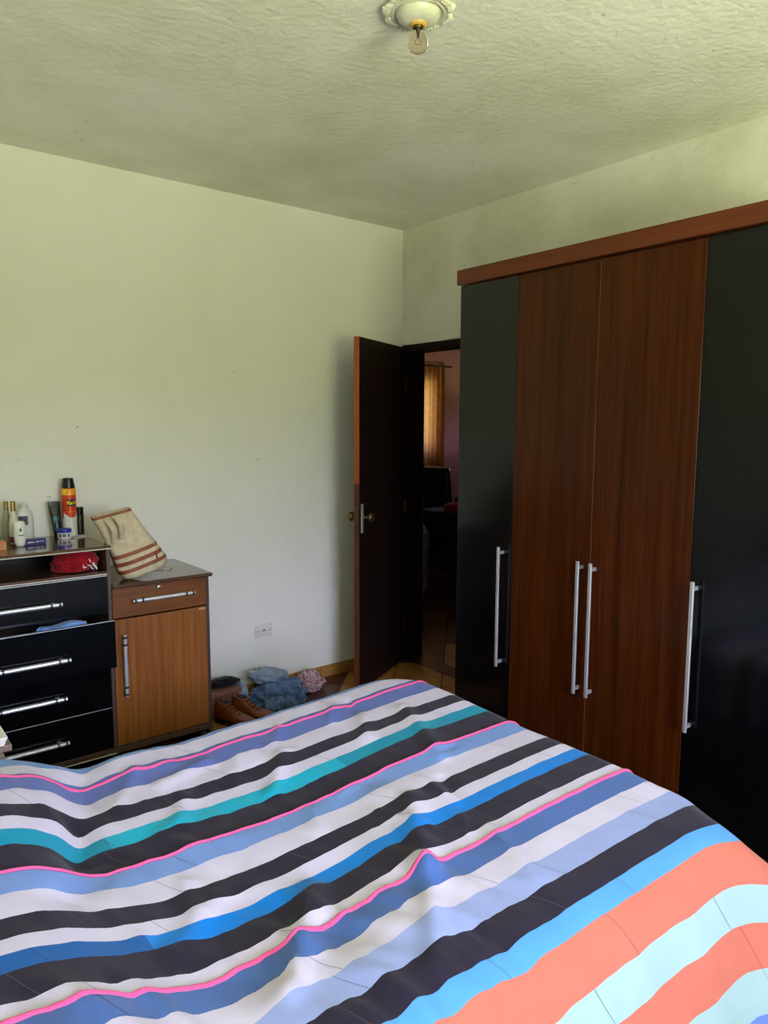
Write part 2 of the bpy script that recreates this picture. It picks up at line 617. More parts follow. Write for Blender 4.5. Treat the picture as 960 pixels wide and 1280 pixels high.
obj('bulb_cap', bm, 'brass_old', lt, smooth=True)
gm = mat('bulb_glass', (236, 222, 200), 0.03, 0.02, 5, trans=1.0)
gm.node_tree.nodes['Principled BSDF'].inputs['IOR'].default_value = 1.14
bm = bmesh.new()
lathe(bm, [(0.0146, -0.057), (0.0170, -0.066), (0.0235, -0.080), (0.0285, -0.093), (0.0295, -0.101), (0.0278, -0.111),
           (0.0220, -0.120), (0.012, -0.1255), (0.0, -0.127)], 32, LC)
bulb = obj('bulb', bm, gm, lt, smooth=True, angle=180)
bm = bmesh.new()
lathe(bm, [(0.007, -0.058), (0.0040, -0.074), (0.002, -0.086), (0.0, -0.0865)], 12, LC)
tube(bm, [LC + Vector((-0.002, 0, -0.084)), LC + Vector((-0.011, 0.002, -0.098))], 0.0006, 6)
tube(bm, [LC + Vector((0.002, 0, -0.084)), LC + Vector((0.011, -0.002, -0.098))], 0.0006, 6)
tube(bm, [LC + Vector((-0.011, 0.002, -0.098)), LC + Vector((0, 0.006, -0.100)), LC + Vector((0.011, -0.002, -0.098))], 0.0007, 6)
obj('filament', bm, 'aluminium_dark', bulb, smooth=True)

# ------------------------------------------------------------------ wardrobe
WX = -0.55                                   # door face plane
wy = [-1.102, -1.469, -1.907, -2.352, -2.719]
wd = thing('wardrobe', (-0.28, -1.91, 0), 'tall wardrobe with walnut middle doors and black outer doors', 'wardrobe')
zt = 2.262                                   # top of doors
bm = nbox((WX + 0.02, wy[0] - 0.018, 0.02), (-0.03, wy[0] - 0.002, zt))
obj('side_panel', bm, 'black_satin', wd)
obj('side_panel', nbox((WX + 0.02, wy[4] + 0.002, 0.02), (-0.03, wy[4] + 0.018, zt)), 'black_satin', wd)
obj('back_panel', nbox((-0.036, wy[4] + 0.018, 0.06), (-0.03, wy[0] - 0.018, zt)), 'dark_inside', wd)
obj('plinth', nbox((WX + 0.045, wy[4] + 0.018, 0.0), (-0.05, wy[0] - 0.018, 0.06)), 'black_satin', wd)
obj('inner_carcass', nbox((WX + 0.022, wy[4] + 0.018, 0.06), (-0.036, wy[0] - 0.018, zt)), 'dark_inside', wd)
obj('cornice', nbox((WX - 0.022, wy[4] - 0.006, zt + 0.006), (-0.03, wy[0] + 0.006, zt + 0.075), 0.0015), 'walnut_horizontal', wd)
for k in range(4):
    m_ = 'black_gloss' if k in (0, 3) else 'walnut_vertical'
    d = obj('door', nbox((WX, wy[k + 1] + 0.0015, 0.065), (WX + 0.018, wy[k] - 0.0015, zt), 0.001), m_, wd)
    d['label'] = ('black lacquered door' if k in (0, 3) else 'walnut woodgrain door')
    if k == 1 or k == 2:
        pass
    hyy = {0: -1.417, 1: -1.869, 2: -1.933, 3: -2.381}[k]
    bm = nbox((WX - 0.040, hyy - 0.0075, 0.440), (WX - 0.030, hyy + 0.0075, 1.022), 0.002)
    for z in (0.462, 0.995):
        box(bm, (WX - 0.031, hyy - 0.005, z - 0.007), (WX, hyy + 0.005, z + 0.007))
    h = obj('handle', bm, 'aluminium', d)
    h['label'] = 'long brushed metal bar handle'
# pale lipping on the meeting edges of the middle doors
obj('edge_banding', nbox((WX - 0.0004, wy[2] + 0.0010, 0.065), (WX + 0.017, wy[2] + 0.0016, zt)), 'teak_vertical', wd)

# ------------------------------------------------------------------ dresser
FY = -0.46                                   # front plane
XR, XD, XL = -1.609, -2.088, -2.82           # right side, divider, left side
ds = thing('dresser', (-2.2, -0.24, 0), 'low dresser with four black drawers beside a woodgrain cupboard', 'dresser')


def D(name, lo, hi, m, parent=ds, bev=0.001, **k):
    return obj(name, nbox(lo, hi, bev), m, parent, **k)


ZT, ZC = 1.056, 0.875                        # tops
T = 0.016
D('top', (XL - 0.008, FY - 0.006, ZT - T), (XD + 0.012, -0.01, ZT), 'dresser_top')
D('top_edge', (XL - 0.008, FY - 0.008, ZT - T), (XD + 0.012, FY - 0.006, ZT - T + 0.004), 'white_edge', bev=0)
D('cupboard_top', (XD + 0.008, FY - 0.022, ZC - 0.018), (XR + 0.012, -0.01, ZC), 'dresser_top', bev=0.005)
D('side_panel', (XR - T, FY + 0.004, 0.02), (XR, -0.012, ZC - 0.018), 'dresser_carcass')
D('divider', (XD - T / 2, FY + 0.002, 0.10), (XD + T / 2, -0.012, ZT - T), 'dresser_carcass')
D('side_panel', (XL, FY + 0.004, 0.02), (XL + T, -0.012, ZT - T), 'dresser_carcass')
D('back_panel', (XL + T, -0.016, 0.10), (XR - T, -0.011, ZC - 0.02), 'dark_inside')
D('back_panel', (XL + T, -0.016, ZC - 0.02), (XD - T / 2, -0.011, ZT - T), 'dark_inside')
D('niche_shelf', (XL + T, FY + 0.003, 0.924), (XD - T / 2, -0.016, 0.940), 'dresser_top')
D('niche_shelf_edge', (XL + T, FY - 0.0005, 0.9245), (XD - T / 2, FY + 0.003, 0.929), 'white_edge', bev=0)
D('bottom_rail', (XL, FY - 0.004, 0.082), (XR, -0.012, 0.110), 'dresser_carcass')
D('bottom_rail_edge', (XL, FY - 0.006, 0.083), (XD, FY - 0.004, 0.0875), 'white_edge', bev=0)
for x in (XL + 0.03, XD, XR - 0.03):
    for y in (FY + 0.05, -0.06):
        bm = bmesh.new()
        prism(bm, [(x - 0.022, y - 0.022), (x + 0.022, y - 0.022), (x + 0.022, y + 0.022), (x - 0.022, y + 0.022)], 0, 0.082)
        for v in bm.verts:
            if v.co.z < 0.01:
                v.co.x = x + (v.co.x - x) * 0.7
                v.co.y = y + (v.co.y - y) * 0.7
        obj('leg', bm, 'dresser_carcass', ds)


def pull(parent, p0, p1, yf, vertical=False):
    """bar handle with chromed ends; p0,p1 along x (or z)"""
    bm = bmesh.new()
    c = (p0[1] if not vertical else p0[0])
    if vertical:
        x = p0[0]
        tube(bm, [(x, yf - 0.024, p0[1]), (x, yf - 0.024, p1[1])], 0.0095, 10)
        for z in (p0[1] + 0.035, p1[1] - 0.035):
            box(bm, (x - 0.006, yf - 0.022, z - 0.008), (x + 0.006, yf, z + 0.008))
    else:
        z = p0[1]
        tube(bm, [(p0[0], yf - 0.024, z), (p1[0], yf - 0.024, z)], 0.0095, 10)
        for x in (p0[0] + 0.035, p1[0] - 0.035):
            box(bm, (x - 0.008, yf - 0.022, z - 0.006), (x + 0.008, yf, z + 0.006))
    h = obj('handle', bm, 'aluminium', parent, smooth=True)
    return h


def pull_rings(parent, spots, yf, vertical):
    """dark inset rings near both ends of a bar handle"""
    for a, b in spots:
        for o_ in (-0.017, 0.017):
            bm = bmesh.new()
            if vertical:
                tube(bm, [(a, yf - 0.024, b + o_ - 0.005), (a, yf - 0.024, b + o_ + 0.005)], 0.0099, 10)
            else:
                tube(bm, [(a + o_ - 0.005, yf - 0.024, b), (a + o_ + 0.005, yf - 0.024, b)], 0.0099, 10)
            obj('handle_inlay', bm, 'aluminium_dark', parent, smooth=True)


dz = [(0.742, 0.921), (0.520, 0.735), (0.312, 0.515), (0.112, 0.307)]
hz = [0.823, 0.600, 0.402, 0.200]
for k, (z0, z1) in enumerate(dz):
    out = 0.088 if k == 1 else 0.0
    yf = FY - out
    dr = D('drawer', (XL + T + 0.002, yf - 0.0, z0), (XD - T / 2 - 0.002, yf + 0.016, z1), 'black_gloss')
    dr['label'] = 'black lacquered drawer, pulled out a little' if k == 1 else 'black lacquered drawer, closed'
    pull(dr, (-2.603, hz[k]), (-2.297, hz[k]), yf)
    pull_rings(dr, [(-2.575, hz[k]), (-2.325, hz[k])], yf, False)
    D('drawer_lip', (XL + T + 0.002, yf - 0.0012, z1 - 0.003), (XD - T / 2 - 0.002, yf + 0.0, z1), 'aluminium', dr, bev=0)
    if k == 1:
        ya, yb = yf + 0.016, -0.06
        D('drawer_side', (XL + T + 0.004, ya, z0 + 0.02), (XL + T + 0.014, yb, z1 - 0.022), 'dresser_carcass', dr)
        D('drawer_side', (XD - 0.022, ya, z0 + 0.02), (XD - 0.012, yb, z1 - 0.022), 'dresser_carcass', dr)
        D('drawer_bottom', (XL + T + 0.014, ya, z0 + 0.02), (XD - 0.022, yb, z0 + 0.026), 'dresser_carcass', dr)
        D('drawer_back', (XL + T + 0.014, yb - 0.01, z0 + 0.026), (XD - 0.022, yb, z1 - 0.022), 'dresser_carcass', dr)
# cupboard drawer and door
cdw = D('drawer', (XD + T / 2 + 0.002, FY, 0.716), (XR - T - 0.002, FY + 0.016, 0.854), 'teak_horizontal')
cdw['label'] = 'woodgrain drawer with lock'
pull(cdw, (-1.993, 0.790), (-1.694, 0.790), FY)
pull_rings(cdw, [(-1.966, 0.790), (-1.721, 0.790)], FY, False)
bm = bmesh.new()
lathe(bm, [(0.0, 0.004), (0.006, 0.004), (0.009, 0.003), (0.010, 0.0)], 20)
for v in bm.verts:
    v.co = Vector((-1.860 + v.co.x, FY - v.co.z, 0.834 + v.co.y))
lk = obj('lock', bm, 'chrome', cdw, smooth=True)
obj('keyhole', nbox((-1.8612, FY - 0.0046, 0.8305), (-1.8588, FY - 0.0038, 0.8375)), 'hole_dark', lk)
cdo = D('door', (XD + T / 2 + 0.002, FY, 0.114), (XR - T - 0.002, FY + 0.016, 0.708), 'teak_vertical')
cdo['label'] = 'teak woodgrain cupboard door'
pull(cdo, (-2.036, 0.350), (-2.036, 0.640), FY, True)
pull_rings(cdo, [(-2.036, 0.378), (-2.036, 0.612)], FY, True)
mat('sticker_pink', (206, 150, 128), 0.5, 0.1, 60)
D('sticker', (-1.667, FY - 0.001, 0.694), (-1.634, FY, 0.704), 'sticker_pink', cdo, bev=0)
D('inner_shelf', (XD + T / 2, FY + 0.03, 0.40), (XR - T, -0.017, 0.415), 'dark_inside')


# ------------------------------------------------------------------ soft, crumpled things
def heap(name, c, size, seed, m, amp=0.35, freq=2.2, sub=5, label=None, cat=None, ridge=0.6, rotz=0.0, floor_z=None, parent=None, tilt=None):
    """crumpled cloth: a dome whose surface is broken up by folds"""
    bm = bmesh.new()
    bmesh.ops.create_icosphere(bm, subdivisions=sub, radius=1.0)
    off = Vector((seed * 7.13, seed * 3.7, seed * 1.9))
    c = Vector(c)
    rot = Matrix.Rotation(rotz, 3, 'Z')
    if tilt:
        rot = rot @ Matrix.Rotation(tilt[0], 3, 'X') @ Matrix.Rotation(tilt[1], 3, 'Y')
    fz = c.z if floor_z is None else floor_z
    for v in bm.verts:
        p = v.co.normalized()
        q = Vector((p.x * 0.65 + p.y * 0.3, p.y * 0.9, p.z * 1.5 + p.x * 0.35)) * freq + off
        w = Vector((noise.noise(q * 0.8 + Vector((9, 2, 5))), noise.noise(q * 0.8 + Vector((1, 8, 3))), noise.noise(q * 0.8 + Vector((4, 4, 9)))))
        n1 = noise.noise(q + w * 0.9)
        n2 = 1 - abs(noise.noise(q * 1.9 + w * 1.3)) * 2.4
        n3 = 1 - abs(noise.noise(q * 3.9 + w * 2.1)) * 2.4
        r = 1 + amp * (0.7 * n1 + ridge * 0.62 * n2 + ridge * 0.06 * n3)
        s = Vector((p.x * size[0], p.y * size[1], p.z * size[2])) * r
        s = rot @ s
        z = c.z + size[2] * 0.62 + s.z
        v.co = Vector((c.x + s.x, c.y + s.y, max(fz + 0.002 + 0.004 * abs(n2), z)))
    o = obj(name, bm, m, parent, smooth=True, base=None if parent else (c.x, c.y, fz), angle=180)
    if label:
        tag(o, label, cat)
    return o


def cloth_mat(name, rgb, rgb2, scale=120, rough=0.9, bump=0.25, stretch=(1, 1, 1), lo=0.35, hi=0.65):
    return mat(name, rgb, rough, 0.2, scale, stretch, bump, scale * 2, spec=0.2, rgb2=rgb2, sheen=0.15, lo=lo, hi=hi)


cloth_mat('denim', (104, 130, 178), (66, 90, 140), 26)
cloth_mat('denim_pale', (150, 164, 186), (124, 142, 170), 30)
cloth_mat('denim_light', (166, 184, 212), (130, 154, 192), 30)
cloth_mat('black_cloth', (26, 25, 28), (16, 15, 18), 40)
cloth_mat('floral_cloth', (196, 184, 188), (158, 70, 94), 95, lo=0.40, hi=0.60)
cloth_mat('red_cloth', (176, 18, 36), (120, 8, 22), 12)
cloth_mat('blue_cloth', (120, 160, 222), (92, 132, 204), 14)
cloth_mat('grey_cloth', (150, 148, 150), (110, 108, 112), 20)
cloth_mat('white_print', (228, 220, 220), (210, 196, 200), 20)

# pile of clothes on the floor by the back wall
jeans = heap('denim_jeans', (-1.085, -0.215, 0.0), (0.132, 0.095, 0.075), 3, 'denim', 0.5, 2.2, 5,
             'crumpled mid-blue denim jeans in the floor pile under the faded denim', 'jeans', 1.15)
rr = random.Random(2)
for pts in ([(-1.215, -0.285, 0.040), (-1.15, -0.315, 0.045), (-1.06, -0.320, 0.042), (-0.985, -0.285, 0.045)],
            [(-1.19, -0.235, 0.100), (-1.12, -0.275, 0.098), (-1.04, -0.275, 0.095), (-0.975, -0.225, 0.070)]):
    bm = bmesh.new()
    P = []
    for i in range(len(pts) - 1):
        for t in range(10):
            P.append(Vector(pts[i]).lerp(Vector(pts[i + 1]), t / 10))
    P.append(Vector(pts[-1]))
    tube(bm, P, [0.034 + 0.009 * math.sin(i * 1.3) + 0.005 * rr.random() for i in range(len(P))], 20)
    for v in bm.verts:
        n_ = noise.noise(v.co * 24) * 0.018 + noise.noise(v.co * 55) * 0.005
        v.co += Vector((n_, n_ * 0.6, n_ * 0.8))
        v.co.z = max(v.co.z, 0.003)
    obj('trouser_leg', bm, 'denim', jeans, smooth=True, angle=180)
heap('denim_shirt', (-1.105, -0.135, 0.120), (0.110, 0.056, 0.042), 5, 'denim_pale', 0.36, 1.8, 5,
     'faded grey-blue denim garment crumpled on top of the jeans', 'clothes', 0.9, floor_z=0.116, tilt=(0.2, 0.25))
heap('denim_shorts', (-1.278, -0.135, 0.0), (0.026, 0.045, 0.085), 8, 'denim_light', 0.4, 2.2, 5,
     'crumpled pale blue denim between the shoe box and the jeans', 'clothes', 1.0)
heap('black_garment', (-1.395, -0.135, 0.158), (0.085, 0.045, 0.022), 11, 'black_cloth', 0.4, 1.8, 4,
     'small crumpled black garment lying on the shoe box lid', 'clothes', 0.8, floor_z=0.154)
heap('floral_cloth', (-0.825, -0.122, 0.0), (0.078, 0.062, 0.060), 14, 'floral_cloth', 0.5, 2.2, 5,
     'crumpled pink and white flowered cloth bundle by the skirting', 'cloth', 1.0)

# brown cardboard shoe box behind the boots
mat('cardboard', (138, 92, 74), 0.75, 0.12, 14, bump=0.05)
sb = thing('shoe_box', (-1.49, -0.165, 0), 'dusty brown shoe box between the dresser and the clothes pile', 'box')
bm = nbox((-1.585, -0.195, 0.0), (-1.330, -0.045, 0.128), 0.002)
obj('carton', bm, 'cardboard', sb)
bm = nbox((-1.592, -0.215, 0.128), (-1.318, -0.040, 0.152), 0.002)
obj('lid', bm, 'cardboard', sb)

# ankle boots
mat('boot_leather', (136, 68, 36), 0.32, 0.3, 18, rgb2=(96, 42, 20), bump=0.08, bscale=50)
mat('boot_sole', (38, 24, 18), 0.7, 0.2, 20)


def boot(loc, rz, label):
    t = thing('ankle_boot', loc, label, 'boot', 'brown leather boots by the dresser')
    # sections from heel (y=0) to toe (y=-0.25): (y, half width, top height)
    prof = [(0.004, 0.006, 0.05), (0.0, 0.026, 0.108), (-0.03, 0.034, 0.118), (-0.06, 0.034, 0.118), (-0.085, 0.034, 0.100), (-0.11, 0.036, 0.080),
            (-0.145, 0.041, 0.064), (-0.18, 0.043, 0.056), (-0.215, 0.038, 0.050), (-0.24, 0.027, 0.041), (-0.255, 0.010, 0.028)]
    bm = bmesh.new()
    rings = []
    n = 20
    for y, w, h in prof:
        ring = []
        for k in range(n):
            a = 2 * math.pi * k / n
            cx, cz = math.cos(a), math.sin(a)
            e = 0.75
            x = w * math.copysign(abs(cx) ** e, cx)
            zz = 0.012 + (h - 0.012) * (0.5 + 0.5 * math.copysign(abs(cz) ** 0.8, cz))
            if zz > 0.06:
                x *= 1 - 0.25 * (zz - 0.06) / 0.06
            ring.append(bm.verts.new((x, y, zz)))
        rings.append(ring)
    for a, b in zip(rings, rings[1:]):
        for k in range(n):
            bm.faces.new((a[k], a[(k + 1) % n], b[(k + 1) % n], b[k]))
    bm.faces.new(rings[0][::-1])
    bm.faces.new(rings[-1])
    for v in bm.verts:
        v.co.z += 0.003 * noise.noise(v.co * 45)
    bmesh.ops.subdivide_edges(bm, edges=bm.edges[:], cuts=1, use_grid_fill=True, smooth=0.4)
    obj('upper', bm, 'boot_leather', t, smooth=True, base=(0, 0, 0), angle=60)
    # collar opening
    bm = bmesh.new()
    tube(bm, [(0.024 * math.cos(a), -0.040 + 0.040 * math.sin(a), 0.112 + 0.006 * math.sin(a)) for a in
              [2 * math.pi * k / 24 for k in range(25)]], 0.0055, 8)
    cl = obj('collar', bm, 'boot_leather', t, smooth=True, base=(0, 0, 0))
    bm = bmesh.new()
    lathe(bm, [(0.0, 0.0), (1.0, 0.0), (1.0, 0.004), (0.0, 0.004)], 24)
    for v in bm.verts:
        v.co = Vector((v.co.x * 0.021, -0.040 + v.co.y * 0.036, 0.1135 + v.co.z))
    obj('opening', bm, 'hole_dark', t, base=(0, 0, 0))
    # tongue ridge and laces
    bm = bmesh.new()
    for k in range(4):
        y = -0.085 - k * 0.019
        z = 0.104 - k * 0.0125
        tube(bm, [(-0.019, y, z - 0.008), (0, y - 0.003, z + 0.003), (0.019, y, z - 0.008)], 0.0026, 6)
    obj('lace', bm, 'boot_sole', t, smooth=True, base=(0, 0, 0))
    bm = bmesh.new()
    pl = []
    for y, w, h in prof:
        pl.append((w + 0.003, y))
    pl += [(-w - 0.003, y) for y, w, h in reversed(prof)]
    prism(bm, pl, 0.0, 0.014)
    obj('sole', bm, 'boot_sole', t, base=(0, 0, 0))
    t.rotation_euler = (0, 0, rz)
    return t


boot((-1.465, -0.222, 0), R(24), 'brown leather ankle boot next to the dresser side')
boot((-1.365, -0.222, 0), R(30), 'brown leather ankle boot next to the denim pile')

# wall socket
so = thing('wall_socket', (-1.06, 0, 0.379), 'white rectangular wall socket above the clothes pile', 'socket')
obj('plate', nbox((-1.118, -0.008, 0.341), (-1.002, 0.0, 0.417), 0.004, 2), 'white_plastic', so, smooth=True)
obj('insert', nbox((-1.090, -0.0105, 0.360), (-1.030, -0.008, 0.398), 0.002), 'white_plastic', so)
bm = bmesh.new()
for x in (-1.069, -1.051, -1.060):
    z = 0.379 + (0.006 if x == -1.060 else 0)
    tube(bm, [(x, -0.0112, z), (x, -0.0100, z)], 0.0042, 12)
obj('pin_holes', bm, 'hole_dark', so)
for x in (-1.100, -1.020):
    bm = bmesh.new()
    tube(bm, [(x, -0.0092, 0.379), (x, -0.0078, 0.379)], 0.0038, 12)
    obj('screw', bm, 'aluminium_dark', so)

# ------------------------------------------------------------------ bed
bed = thing('bed', (-2.2, -2.14, 0), 'double bed with mattress on a dark box base under the striped quilt', 'bed')
BX0, BX1, BY0, BY1 = -3.15, -1.27, -2.81, -1.52
mat('bed_base_fabric', (54, 30, 26), 0.85, 0.2, 60, bump=0.1)
mat('mattress_fabric', (206, 200, 192), 0.8, 0.08, 40, bump=0.1)
obj('base', nbox((BX0, BY0 + 0.02, 0.10), (BX1 - 0.02, BY1 - 0.02, 0.30), 0.012, 2), 'bed_base_fabric', bed)
obj('mattress', nbox((BX0, BY0 + 0.02, 0.30), (BX1 - 0.03, BY1 - 0.03, 0.485), 0.03, 3), 'mattress_fabric', bed, smooth=True)
for x in (BX0 + 0.08, BX1 - 0.12):
    for y in (BY0 + 0.12, BY1 - 0.12):
        bm = bmesh.new()
        lathe(bm, [(0.0, 0), (0.022, 0), (0.032, 0.10), (0.0, 0.10)], 16, (x, y, 0))
        obj('leg', bm, 'frame_wood', bed, smooth=True)
grain('headboard_wood', (60, 34, 22), (92, 56, 36), 1, 0.4, 40)
obj('headboard', nbox((BX0 - 0.045, BY0 - 0.02, 0.0), (BX0 - 0.01, BY1 + 0.02, 0.98), 0.006), 'headboard_wood', bed)

# quilt height table in millimetres: rows y = -2.9 .. -1.4, columns x = -3.1 .. -1.2
HT = [
    [663, 660, 634, 607, 593, 580, 573, 569, 571, 570, 564, 565, 565, 565, 564, 562, 560, 557, 552, 550],
    [662, 660, 635, 615, 593, 576, 574, 573, 578, 578, 568, 564, 565, 565, 564, 563, 561, 557, 550, 549],
    [662, 659, 647, 635, 597, 564, 568, 566, 571, 576, 572, 564, 563, 564, 564, 564, 562, 558, 552, 551],
    [661, 658, 649, 632, 590, 553, 554, 552, 549, 567, 569, 564, 560, 562, 564, 564, 564, 562, 557, 556],
    [661, 659, 649, 628, 586, 550, 545, 543, 541, 548, 563, 561, 557, 557, 562, 564, 564, 564, 561, 558],
    [660, 657, 645, 620, 578, 543, 530, 528, 530, 531, 546, 557, 557, 557, 558, 562, 564, 564, 562, 559],
    [660, 656, 644, 620, 578, 547, 532, 530, 534, 537, 541, 552, 558, 560, 558, 559, 561, 563, 562, 558],
    [660, 656, 645, 624, 581, 549, 540, 536, 535, 537, 538, 540, 555, 559, 558, 559, 560, 561, 559, 557],
    [660, 658, 650, 630, 583, 548, 540, 537, 531, 530, 533, 537, 542, 556, 559, 561, 562, 561, 559, 559],
    [661, 659, 655, 638, 589, 547, 536, 532, 527, 524, 523, 531, 539, 551, 560, 565, 564, 563, 563, 563],
    [662, 660, 660, 649, 603, 553, 538, 532, 527, 526, 526, 536, 546, 549, 557, 564, 563, 565, 567, 567],
    [662, 660, 660, 656, 617, 563, 543, 538, 533, 531, 537, 542, 547, 551, 552, 560, 564, 568, 570, 571],
    [663, 661, 651, 651, 622, 568, 543, 541, 538, 534, 543, 544, 545, 550, 554, 558, 565, 570, 571, 572],
    [663, 661, 643, 644, 621, 572, 545, 543, 545, 537, 543, 547, 545, 552, 557, 558, 563, 569, 570, 570],
    [662, 659, 635, 629, 612, 576, 552, 548, 548, 540, 543, 546, 545, 551, 556, 558, 562, 567, 569, 570],
    [653, 644, 626, 611, 596, 580, 566, 555, 548, 544, 542, 543, 545, 548, 553, 557, 562, 566, 568, 570],
]


def cub(a, b, c, d, t):
    return b + 0.5 * t * (c - a + t * (2 * a - 5 * b + 4 * c - d + t * (3 * (b - c) + d - a)))


def hq(x, y):
    fx = min(max((x + 3.1) / 0.1, 0), 18.999)
    fy = min(max((y + 2.9) / 0.1, 0), 14.999)
    i, j = int(fx), int(fy)
    tx, ty = fx - i, fy - j
    rows = []
    for jj in range(j - 1, j + 3):
        r = HT[min(max(jj, 0), 15)]
        rows.append(cub(*[r[min(max(ii, 0), 19)] for ii in range(i - 1, i + 3)], tx))
    return cub(*rows, ty) / 1000


RIDGES = [  # x0, y0, x1, y1, width, height
    (-1.47, -1.78, -1.62, -2.14, 0.022, 0.010), (-1.86, -2.28, -2.06, -2.56, 0.022, 0.012),
    (-1.62, -1.74, -1.72, -1.88, 0.020, 0.010), (-1.98, -1.78, -2.12, -1.96, 0.018, 0.011),
    (-2.34, -1.84, -2.42, -1.98, 0.016, 0.009), (-2.20, -1.68, -2.36, -1.74, 0.018, 0.009),
    (-2.46, -2.30, -2.62, -2.44, 0.022, 0.010), (-2.28, -2.42, -2.50, -2.68, 0.022, 0.014),
    (-2.05, -2.55, -2.24, -2.80, 0.020, 0.012), (-1.80, -2.52, -1.88, -2.74, 0.018, 0.006),
    (-2.62, -2.05, -2.75, -2.20, 0.030, -0.010), (-2.52, -1.50, -2.68, -2.00, 0.035, -0.018), (-2.64, -1.86, -2.70, -2.06, 0.020, -0.012),
    (-2.40, -1.60, -2.52, -1.80, 0.016, 0.007), (-1.90, -1.62, -1.98, -1.72, 0.014, 0.007), (-1.66, -1.60, -1.74, -1.70, 0.014, 0.006)]


rq = random.Random(31)
for _ in range(18):                                        # small creases scattered over the top
    cx_, cy_ = -2.75 + 1.2 * rq.random(), -2.62 + 1.02 * rq.random()
    an = R(rq.choice((55, 75, 100, 205, 20)) + rq.uniform(-14, 14))
    ln = rq.uniform(0.03, 0.09)
    RIDGES.append((cx_ - ln * math.cos(an), cy_ - ln * math.sin(an), cx_ + ln * math.cos(an), cy_ + ln * math.sin(an),
                   rq.uniform(0.009, 0.015), rq.choice((1, 1, -1)) * rq.uniform(0.003, 0.006)))


def wrinkle(u, v):
    z = 0.0
    for x0, y0, x1, y1, w, h in RIDGES:
        dx, dy = x1 - x0, y1 - y0
        t = ((u - x0) * dx + (v - y0) * dy) / (dx * dx + dy * dy)
        tt = min(max(t, 0), 1)
        d2 = (u - x0 - tt * dx) ** 2 + (v - y0 - tt * dy) ** 2
        z += 1.35 * h * math.exp(-d2 / (2 * w * w))
    near = min(max((-2.42 - v) / 0.15, 0), 1)
    # short puckers across the stripes, stronger towards the near side and the left
    a = noise.noise(Vector((u * 17 + v * 5, v * 3.2, 1.7)))
    b = noise.noise(Vector((u * 30 + v * 9, v * 5.0, 8.1)))
    lft = min(max((-1.7 - u) / 0.5, 0), 1)
    z += (0.0024 + 0.0018 * lft + 0.0110 * near * lft) * a + (0.0008 + 0.0016 * lft + 0.0055 * near * lft) * b
    z += (0.002 + 0.004 * lft) * noise.noise(Vector((u * 6, v * 6, 3.3)))
    z += (0.002 + 0.006 * lft) * max(0, 0.35 - abs(noise.noise(Vector((u * 5 + v * 2, v * 4 - u, 6.1)))) * 2)
    return z


# stripe edges across the quilt (flat coordinate v falls from the far to the near hem)
STR = [(-1.150, 'lightblue'), (-1.512, 'white'), (-1.590, 'blue'), (-1.712, 'white'), (-1.800, 'navy'),
       (-1.865, 'white'), (-1.920, 'turq'), (-1.983, 'navy'), (-2.096, 'lightblue'), (-2.170, 'white'), (-2.253, 'navy'),
       (-2.320, 'white'), (-2.368, 'bright'), (-2.420, 'navy'), (-2.503, 'white'), (-2.555, 'denimblue'),
       (-2.627, 'white'), (-2.697, 'periwinkle'), (-2.770, 'navy'), (-2.845, 'sky'), (-2.893, 'coral'), (-2.995, 'mint'),
       (-3.085, 'coral'), (-3.190, 'mint'), (-3.290, 'endblue'), (-3.385, None)]
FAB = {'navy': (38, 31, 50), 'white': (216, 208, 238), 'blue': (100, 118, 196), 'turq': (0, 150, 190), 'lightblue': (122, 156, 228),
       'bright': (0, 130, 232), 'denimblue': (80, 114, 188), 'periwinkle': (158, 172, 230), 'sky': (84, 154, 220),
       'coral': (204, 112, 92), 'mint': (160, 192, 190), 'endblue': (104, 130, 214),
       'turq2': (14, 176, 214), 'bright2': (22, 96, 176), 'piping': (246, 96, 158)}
names = list(FAB)
for k, c in FAB.items():
    mat('quilt_' + k, c, 0.85, 0.07, 9, bump=0.12, bscale=420, spec=0.2, sheen=0.1)
QX1, QY0, QYF, QR = -1.265, -2.79, -1.515, 0.14     # flat top outline and its corner radius


